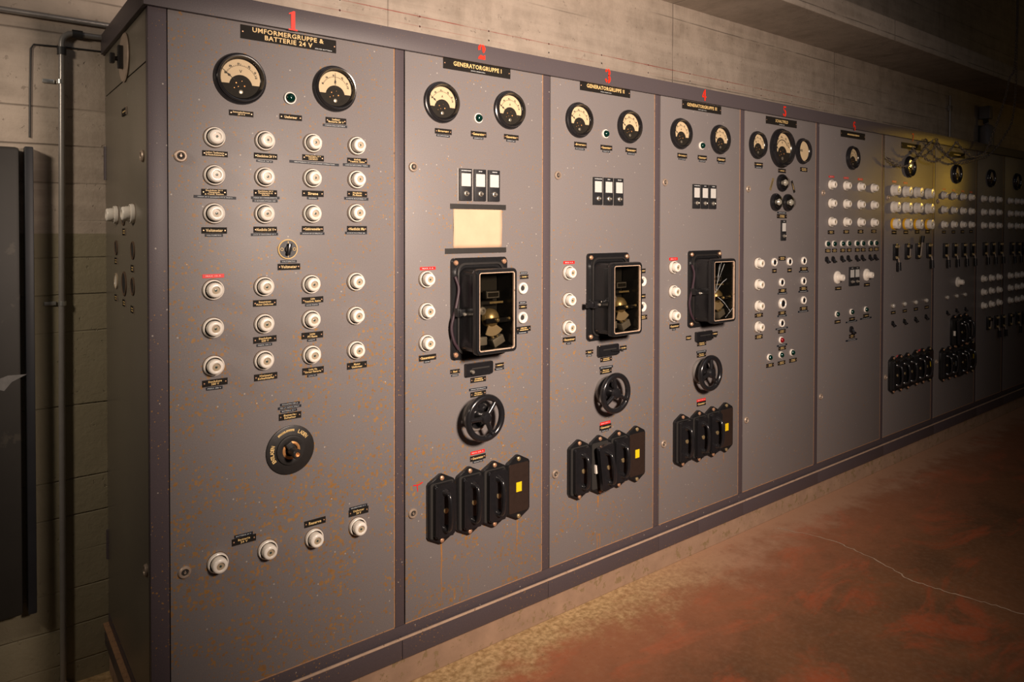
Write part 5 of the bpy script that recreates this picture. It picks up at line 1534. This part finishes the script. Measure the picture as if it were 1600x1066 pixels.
# ---- round voltmeter switch and battery dial on panel 1
b = B(); lathe(b, [(.0300, 0), (.0302, .004), (.0285, .0055), (.0270, .005)], 40, cap=False); r1 = finish('rim', b, 'gold')
b = B(); lathe(b, [(.0275, .001), (.0275, .005), (0, .005)], 32); f1 = finish('face', b, 'switch_front')
b = B()
for x_, y_, w_, h_ in ((0, .021, .0016, .006), (0, -.021, .0016, .007), (.003, .017, .001, .004)): box(b, (x_, y_, .0053), (w_, h_, .0004))
for sx in (-1, 1):
    torus(b, .0042, .0009, 16, 6, c=(.019 * sx, 0, .0055))
ink = finish('markings', b, 'gold', 0)
b = B(); box(b, (0, 0, .012), (.010, .036, .014), .003, rot=(0, 0, -.15)); lathe(b, [(.011, .005), (.010, .012), (0, .012)], 20); box(b, (.006, .013, .0195), (.002, .01, .0006), rot=(0, 0, -.15)); kn = finish('knob', b, 'bakelite')
spawn([K('rim', r1, 'thin gold rim'), K('face', f1, None, [K('markings', ink)]), K('knob', kn)], 'rotary_switch', VOLTSW[0], VOLTSW[1], 'small round black rotary switch with gold rim between the fuse blocks, panel one', 'rotary switch')
b = B(); lathe(b, [(.073, 0), (.074, .003), (.0735, .006), (.071, .007), (0, .007)], 64); dsk = finish('disc', b, 'cast_plain')
b = B(); lathe(b, [(.045, .007), (.044, .012), (.036, .0135), (.026, .011), (.024, .008)], 48, cap=False); rg = finish('raised_ring', b, 'cast_plain')
b = B(); lathe(b, [(.026, .007), (.027, .0115), (.022, .013), (.019, .0115), (.019, .007)], 40, cap=False); cop = finish('copper_ring', b, 'copper')
b = B(); box(b, (-.004, .010, .018), (.020, .036, .012), .002, rot=(0, 0, .5)); lathe(b, [(.013, .010), (.013, .050), (.0145, .052), (.0145, .060), (.012, .063), (.007, .063)], 26, cap=False); sh = finish('shaft', b, 'cast_plain')
b = B(); lathe(b, [(.007, .0625), (.007, .060), (.003, .059), (.0025, .055), (0, .055)], 16, cap=False); shc = finish('shaft_end', b, 'copper')
subs = []
def arc_text(txt, r, mid, step, h, flip=False):
    t = B()
    for i, ch in enumerate(txt):
        if ch == ' ': continue
        a = mid - (i - (len(txt) - 1) / 2) * step
        me = text_mesh(ch, h * .62 if ch != 'I' else h * .2, h, 'gold', .03)
        mm = Matrix.Translation((r * math.cos(R(a)), r * math.sin(R(a)), .0075)) @ Matrix.Rotation(R(a - 90), 4, 'Z')
        tmp = bmesh.new(); tmp.from_mesh(me); bmesh.ops.transform(tmp, matrix=mm, verts=tmp.verts); add(t, tmp)
    return t
t_ = arc_text('ENTLADEN', .0575, 185, 6.6, .0115); tl = finish('lettering', t_, 'gold', 0); subs.append(K('lettering', tl))
t_ = arc_text('LADEN', .0585, 50, 6.8, .0115); subs.append(K('lettering', finish('lettering', t_, 'gold', 0)))
t_ = arc_text('|||||||| ||||||||', .0600, 105, 2.9, .0065); subs.append(K('small_lettering', finish('small_lettering', t_, 'gold', 0)))
spawn([K('disc', dsk, None, subs), K('raised_ring', rg), K('copper_ring', cop, 'copper coloured ring'), K('shaft', sh, None, [K('shaft_end', shc)])], 'battery_switch', DISC[0], DISC[1], 'large round black dial reading ENTLADEN and LADEN with bare shaft, panel one', 'rotary switch')

# ---- taped paper on panel 2
t = B(); W_, H_, nx, nz = .215, .146, 14, 10
L = [[t.verts.new((-W_ / 2 + W_ * i / nx, -H_ / 2 + H_ * j / nz, .0012 + .0022 * abs(math.sin(i * 1.1 + j * .25)) * (1 - abs(2 * j / nz - 1)) + (.0006 if i in (5, 9) else 0))) for j in range(nz + 1)] for i in range(nx + 1)]
for i in range(nx):
    for j in range(nz): t.faces.new((L[i][j], L[i + 1][j], L[i + 1][j + 1], L[i][j + 1]))
o = ob('paper_sheet', finish('paper_sheet', t, 'paper', 60), None, (PAPER[0], 0, PAPER[1]), mount(0)); tag(o, 'blank yellowed paper sheet taped above the meter case, panel two', 'paper')
sm = o.modifiers.new('thickness', 'SOLIDIFY'); sm.thickness = .0003
for (x, z), w, nm in ((TAPE1, .245, 'upper'), (TAPE2, .268, 'lower')):
    b = B(); box(b, (0, 0, .0022), (w, .0185, .0042), .0004)
    o = ob('black_tape', finish('black_tape', b, 'black_tape', 0), None, (x, 0, z), mount(0)); tag(o, 'black tape strip along the %s edge of the paper sheet' % nm, 'tape', 'tape strips holding the paper')

# ---- three clear bulbs on panel 5
b = B(); lathe(b, [(.047, 0), (.047, .010), (.043, .016), (.036, .017), (.034, .010), (.0, .008)], 40); br = finish('holder', b, 'bakelite')
b = B(); lathe(b, [(.033, .010), (.034, .018), (.031, .030), (.022, .040), (.010, .0445), (0, .045)], 32, cap=False); bg = finish('glass_dome', b, 'bulb_glass')
b = B(); lathe(b, [(.012, .008), (.012, .018), (.008, .020), (0, .020)], 16); lathe(b, [(.016, .018), (.018, .026), (.011, .034), (0, .036)], 20); bi = finish('inner_bulb', b, 'milk_glass')
for i, (x, z) in enumerate((BULB0, BULB1, BULB2)):
    spawn([K('holder', br), K('inner_bulb', bi), K('glass_dome', bg)], 'clear_lamp', x, z, 'clear glass dome lamp in black ring, %s of the triangle on panel five' % ['top', 'lower left', 'lower right'][i], 'lamp', 'clear dome lamps of panel five')
for (x, z), sg, nm in ((SP1, 1, 'left'), (SP2, -1, 'right')):
    b = B(); box(b, (0, 0, .0006), (.070, .018, .0012), .0002)
    o = ob('nameplate', finish('nameplate', b, 'brass' if sg > 0 else 'plate', 0), None, (x, -.0003, z), mount(0, spin=sg * R(65))); tag(o, 'slanted nameplate %s of the top dome lamp on panel five' % nm, 'nameplate', 'slanted nameplates on panel five')
    ob('lettering', bars(1, .045, .008, 'gold' if sg < 0 else 'plate', 9), o, (0, 0, .0014))

# ================================================================ side of the cabinet
def side_item(kit, name, y, z, label, cat, group=None, spin=0): return spawn(kit, name, y, z, label, cat, group, side=True, spin=spin)
side_item(fk['s'], 'screw_fuse', .478, 1.592, 'white porcelain fuse on the cabinet side, nearer the wall', 'fuse', 'fuses on the cabinet side')
side_item(fk['s'], 'screw_fuse', .205, 1.592, 'white porcelain fuse on the cabinet side, nearer the front corner', 'fuse', 'fuses on the cabinet side')
def oval_kit(r, ringm, holem):
    b = B(); lathe(b, [(r, 0), (r, .003), (r * .88, .004), (r * .82, .0015)], 28, cap=False); c = B(); lathe(c, [(r * .84, .0008), (r * .84, .0018), (0, .0018)], 24)
    return [K('rim', finish('rim', b, ringm)), K('centre', finish('centre', c, holem))]
for y, z, r, rm_, hm, lb in ((.362, 1.587, .030, 'rust_ring', 'hole', 'empty round hole between the two side fuses'), (.492, 1.486, .024, 'rust_ring', 'hole', 'dark round hole nearer the wall below the side fuses'), (.216, 1.485, .027, 'rust_ring', 'hole', 'dark round hole nearer the corner below the side fuses'),
                      (.496, 1.378, .026, 'porcelain_shade', 'porcelain', 'pale blank disc in the lower row on the cabinet side'), (.356, 1.378, .038, 'rust_ring', 'hole', 'largest dark round hole in the lower row on the cabinet side'), (.22, 1.379, .027, 'rust_ring', 'cast_plain', 'greyish closed hole in the lower row on the cabinet side')):
    side_item(oval_kit(r, rm_, hm), 'round_blank' if hm != 'hole' else 'round_hole', y, z, lb, 'hole cover' if hm != 'hole' else 'hole', 'round openings on the cabinet side')
for i, (y, z) in enumerate(((.355, 1.538), (.498, 1.443), (.222, 1.431), (.502, 1.323), (.36, 1.318), (.228, 1.310))):
    b = B(); box(b, (0, 0, .0006), (.05, .021, .0012), .0002)
    o = ob('nameplate', finish('nameplate', b, 'plate', 0), None, (X0 - .0005, y, z), mount(0, True)); 
    tag(o, 'small bronze-edged nameplate on the cabinet side, %s' % ['under the empty hole between the fuses', 'under the upper hole nearer the wall', 'under the upper hole nearer the corner', 'lowest row, nearest the wall', 'lowest row, middle', 'lowest row, nearest the corner'][i], 'nameplate', 'nameplates on the cabinet side')
    ob('lettering', bars(2, .034, .014, 'gold', 30 + i), o, (0, 0, .0014))
    b = B(); box(b, (.0255, 0, .001), (.002, .023, .0016)); ob('edge', finish('edge', b, 'lock_ring', 0), o)
b = B(); lathe(b, [(.072, 0), (.074, .004), (.070, .007), (.0, .007)], 48); d1_ = finish('disc', b, 'lock_ring')
b = B(); box(b, (0, 0, .014), (.018, .07, .016), .004); cyl(b, (0, -.006, .02), (0, -.006, .032), .007); box(b, (0, -.006, .036), (.022, .03, .014), .004); d2_ = finish('handle', b, 'cast_plain')
side_item([K('disc', d1_), K('handle', d2_, 'dark cross handle')], 'rotary_disc_switch', .318, 2.066, 'round disc switch with dark handle high on the cabinet side', 'rotary switch')
b = B(); box(b, (0, 0, .0015), (.07, .022, .003), .0004); o = ob('nameplate', finish('nameplate', b, 'plate', 0), None, (X0 - .0005, .33, 1.904), mount(0, True)); tag(o, 'small nameplate below the round disc switch on the cabinet side', 'nameplate')
b = B(); box(b, (.036, 0, .002), (.003, .024, .003)); ob('edge', finish('edge', b, 'lock_ring', 0), o); ob('lettering', bars(1, .05, .008, 'gold', 41), o, (0, 0, .0032))
for y, z, nm in ((.064, 1.749, 'upper'), (.05, .606, 'lower')):
    l = ob('lock', lock_me, side, (0.0 - 0.0, y, z), mount(0, True)); l.location = (0, y, z); ob('keyhole', lock_hole, l); ob('lock_pin', lock_pin, l)

# ================================================================ left wall: conduits, cable, steel door
def wall_pt(x, z, y=.70): return (x, y, z)
YW = .70
b = B(); cyl(b, (-.8, YW - .019, 2.245), (1.4, YW - .019, 2.245), .0098, 16)
o = ob('conduit', finish('conduit', b, 'conduit')); tag(o, 'grey horizontal conduit high on the left wall, upper of two', 'conduit', 'grey conduits on the left wall')
b = B(); tube(b, [(.266, YW - .019, .006), (.268, YW - .019, 1.0), (.275, YW - .019, 2.14)] + [(.275 + .035 * (1 - math.cos(R(a))), YW - .019, 2.165 + .035 * math.sin(R(a))) for a in (0, 22, 45, 67, 90)] + [(.402, YW - .019, 2.200)], .0095, 16)
o = bpy.data.objects.new('conduit', None); COL.objects.link(o); o.location = (0, 0, 0); tag(o, 'grey conduit rising up the left wall and bending right to the cabinet', 'conduit', 'grey conduits on the left wall')
ob('pipe', finish('pipe', b, 'conduit'), o)
for a, c in (((.275, YW - .019, 2.125), (.275, YW - .019, 2.150)), ((.305, YW - .019, 2.200), (.335, YW - .019, 2.200))):
    b = B(); cyl(b, a, c, .0135, 16); ob('coupling', finish('coupling', b, 'dark_rubber'), o, label='dark coupling')
for z in (2.035, 1.298):
    b = B(); box(b, (.235, YW - .004, z), (.032, .006, .014), .002); torus(b, .0125, .003, 20, 8)
    b2 = B(); box(b2, (.238, YW - .004, z), (.034, .007, .013), .002); cyl(b2, (.271, YW - .019, z - .007), (.271, YW - .019, z + .007), .0118, 18); b.free()
    ob('clamp', finish('clamp', b2, 'clamp'), o, label='bright zinc clamp')
b = B(); lathe(b, [(.05, .0), (.03, .012), (.012, .03)], 20, c=(.262, YW - .03, 0)); ob('mortar_collar', finish('mortar_collar', b, 'plinth'), o, label='mortar around the foot of the pipe')
b = B(); tube(b, [(.186, YW - .004, 1.845), (.188, YW - .004, 2.0), (.191, YW - .004, 2.135), (.199, YW - .004, 2.150), (.28, YW - .004, 2.154), (.40, YW - .004, 2.156)], .0028, 8)
o = ob('thin_cable', finish('thin_cable', b, 'dark_rubber')); tag(o, 'thin black cable running round the upright conduit on the left wall', 'cable')
# steel door at the far left
o = bpy.data.objects.new('steel_leaf', None); COL.objects.link(o); o.location = (-.3, YW, .30); tag(o, 'dark weathered steel door leaf hung on the wall at far left', 'steel door')
b = B(); box(b, (-.025, -.03, .755), (.96, .05, 1.505), .012); ob('leaf', finish('leaf', b, 'door_steel'), o)
b = B(); box(b, (.480, -.030, .755), (.024, .052, 1.511), .004); ob('edge_strip', finish('edge_strip', b, 'door_edge'), o)
b = B(); poly(b, [(0, 0), (.03, .012), (.05, .004), (.07, .03), (.11, .05), (.06, .052), (.04, .045), (.02, .06), (0, .055)])
ob('peeled_patch', finish('peeled_patch', b, 'chalk', 0), o, (.36, -.0556, .73), mount(0), 'pale peeled patch')

# far wall fittings near the dark end
b = B(); cyl(b, (7.5, YW - .02, 2.18), (7.5, YW - .02, 2.82), .012); box(b, (7.5, YW - .02, 2.70), (.05, .03, .05), .005)
o = ob('conduit', finish('conduit', b, 'conduit')); tag(o, 'thin upright conduit on the wall above the dark end of the board', 'conduit')
b = B(); lathe(b, [(.055, 0), (.062, .01), (.062, .24), (.045, .27), (.02, .28), (.02, .30)], 24); cy = finish('cylinder_body', b, 'cream_tube')
o = bpy.data.objects.new('wall_cylinder', None); COL.objects.link(o); o.location = (8.28, YW - .075, 2.33); tag(o, 'pale upright cylinder under a small box on the far wall', 'cylinder')
ob('cylinder_body', cy, o); b = B(); box(b, (0, .01, .40), (.09, .10, .13), .01); ob('head_box', finish('head_box', b, 'cream_tube'), o)
b = B(); box(b, (0, .01, .32), (.04, .04, .06)); ob('neck', finish('neck', b, 'dark_rubber'), o)
b = B(); box(b, (0, 0.07, .15), (.03, .03, .25)); ob('wall_bracket', finish('wall_bracket', b, 'dark_rubber'), o)

# ================================================================ hoist chains
def link_mesh(bm, p, d, roll, L=.031, W=.019, r=.0027):
    q = d.to_track_quat('X', 'Z').to_matrix().to_4x4() @ Matrix.Rotation(roll, 4, 'X')
    pts = []
    n = 5; rr = W / 2 - r
    for sx, a0 in ((1, -90), (-1, 90)):
        for i in range(n + 1):
            a = R(a0 + 180 * i / n); pts.append(Vector((sx * (L / 2 - W / 2) + rr * math.cos(a), rr * math.sin(a), 0)))
    t = bmesh.new(); N = len(pts); LL = []
    for i, v in enumerate(pts):
        dd = (pts[(i + 1) % N] - pts[i - 1]).normalized(); nn = Vector((-dd.y, dd.x, 0))
        LL.append([t.verts.new(v + nn * r * math.cos(2 * PI * k / 6) + Vector((0, 0, r * math.sin(2 * PI * k / 6)))) for k in range(6)])
    for i in range(N):
        for k in range(6): t.faces.new((LL[i][k], LL[(i + 1) % N][k], LL[(i + 1) % N][(k + 1) % 6], LL[i][(k + 1) % 6]))
    bmesh.ops.transform(t, matrix=Matrix.Translation(p) @ q, verts=t.verts); add(bm, t)
cdesc = ['hanging from above in the wide loop nearest the picture edge', 'hanging from above, inner strand left of the outer loop', 'in the short loop just right of the gauge on panel seven', 'in the wider sag above the right side of panel seven', 'sagging across the gauge of panel seven']
for ci, pts in enumerate(CHAINS):
    yc = (-.05, -.085, -.065, -.10, -.04)[ci]
    P = [Vector((x, yc, z)) for x, z in pts]
    if ci < 2: P = [Vector((P[0].x + .05, yc, 5.2))] + P
    C = catmull(P, 14); acc = 0; bm = B(); k = 0; last = C[0]
    for a, c in zip(C, C[1:]):
        seg = (c - a).length; d = (c - a).normalized(); s = -acc
        while s + .0245 <= seg:
            s += .0245; link_mesh(bm, a + d * s, d, (PI / 2) * (k % 2) + .4); k += 1
        acc = seg - s
    me = finish('chain', bm, 'chain', 60)
    o = ob('hoist_chain', me); tag(o, 'dark steel chain %s' % cdesc[ci], 'chain', 'slack chains at the dark end')

# yellow lamp further down the hall: it mirrors in a gauge, an added spot yellows the doors
o = bpy.data.objects.new('hall_lamp', None); COL.objects.link(o); o.location = LAMP_AT; tag(o, 'bare yellow bulb on a cord further down the hall', 'lamp')
b = B(); lathe(b, [(0, -.05), (.03, -.03), (.036, 0), (.028, .03), (.014, .05)], 20); ob('bulb', finish('bulb', b, 'lamp_on'), o)
b = B(); lathe(b, [(.018, .05), (.02, .09), (.008, .10)], 16); ob('lamp_holder', finish('lamp_holder', b, 'dark_rubber'), o)
b = B(); cyl(b, (0, 0, .1), (0, 0, 5.2 - LAMP_AT[2]), .004, 8); ob('cord', finish('cord', b, 'dark_rubber'), o)
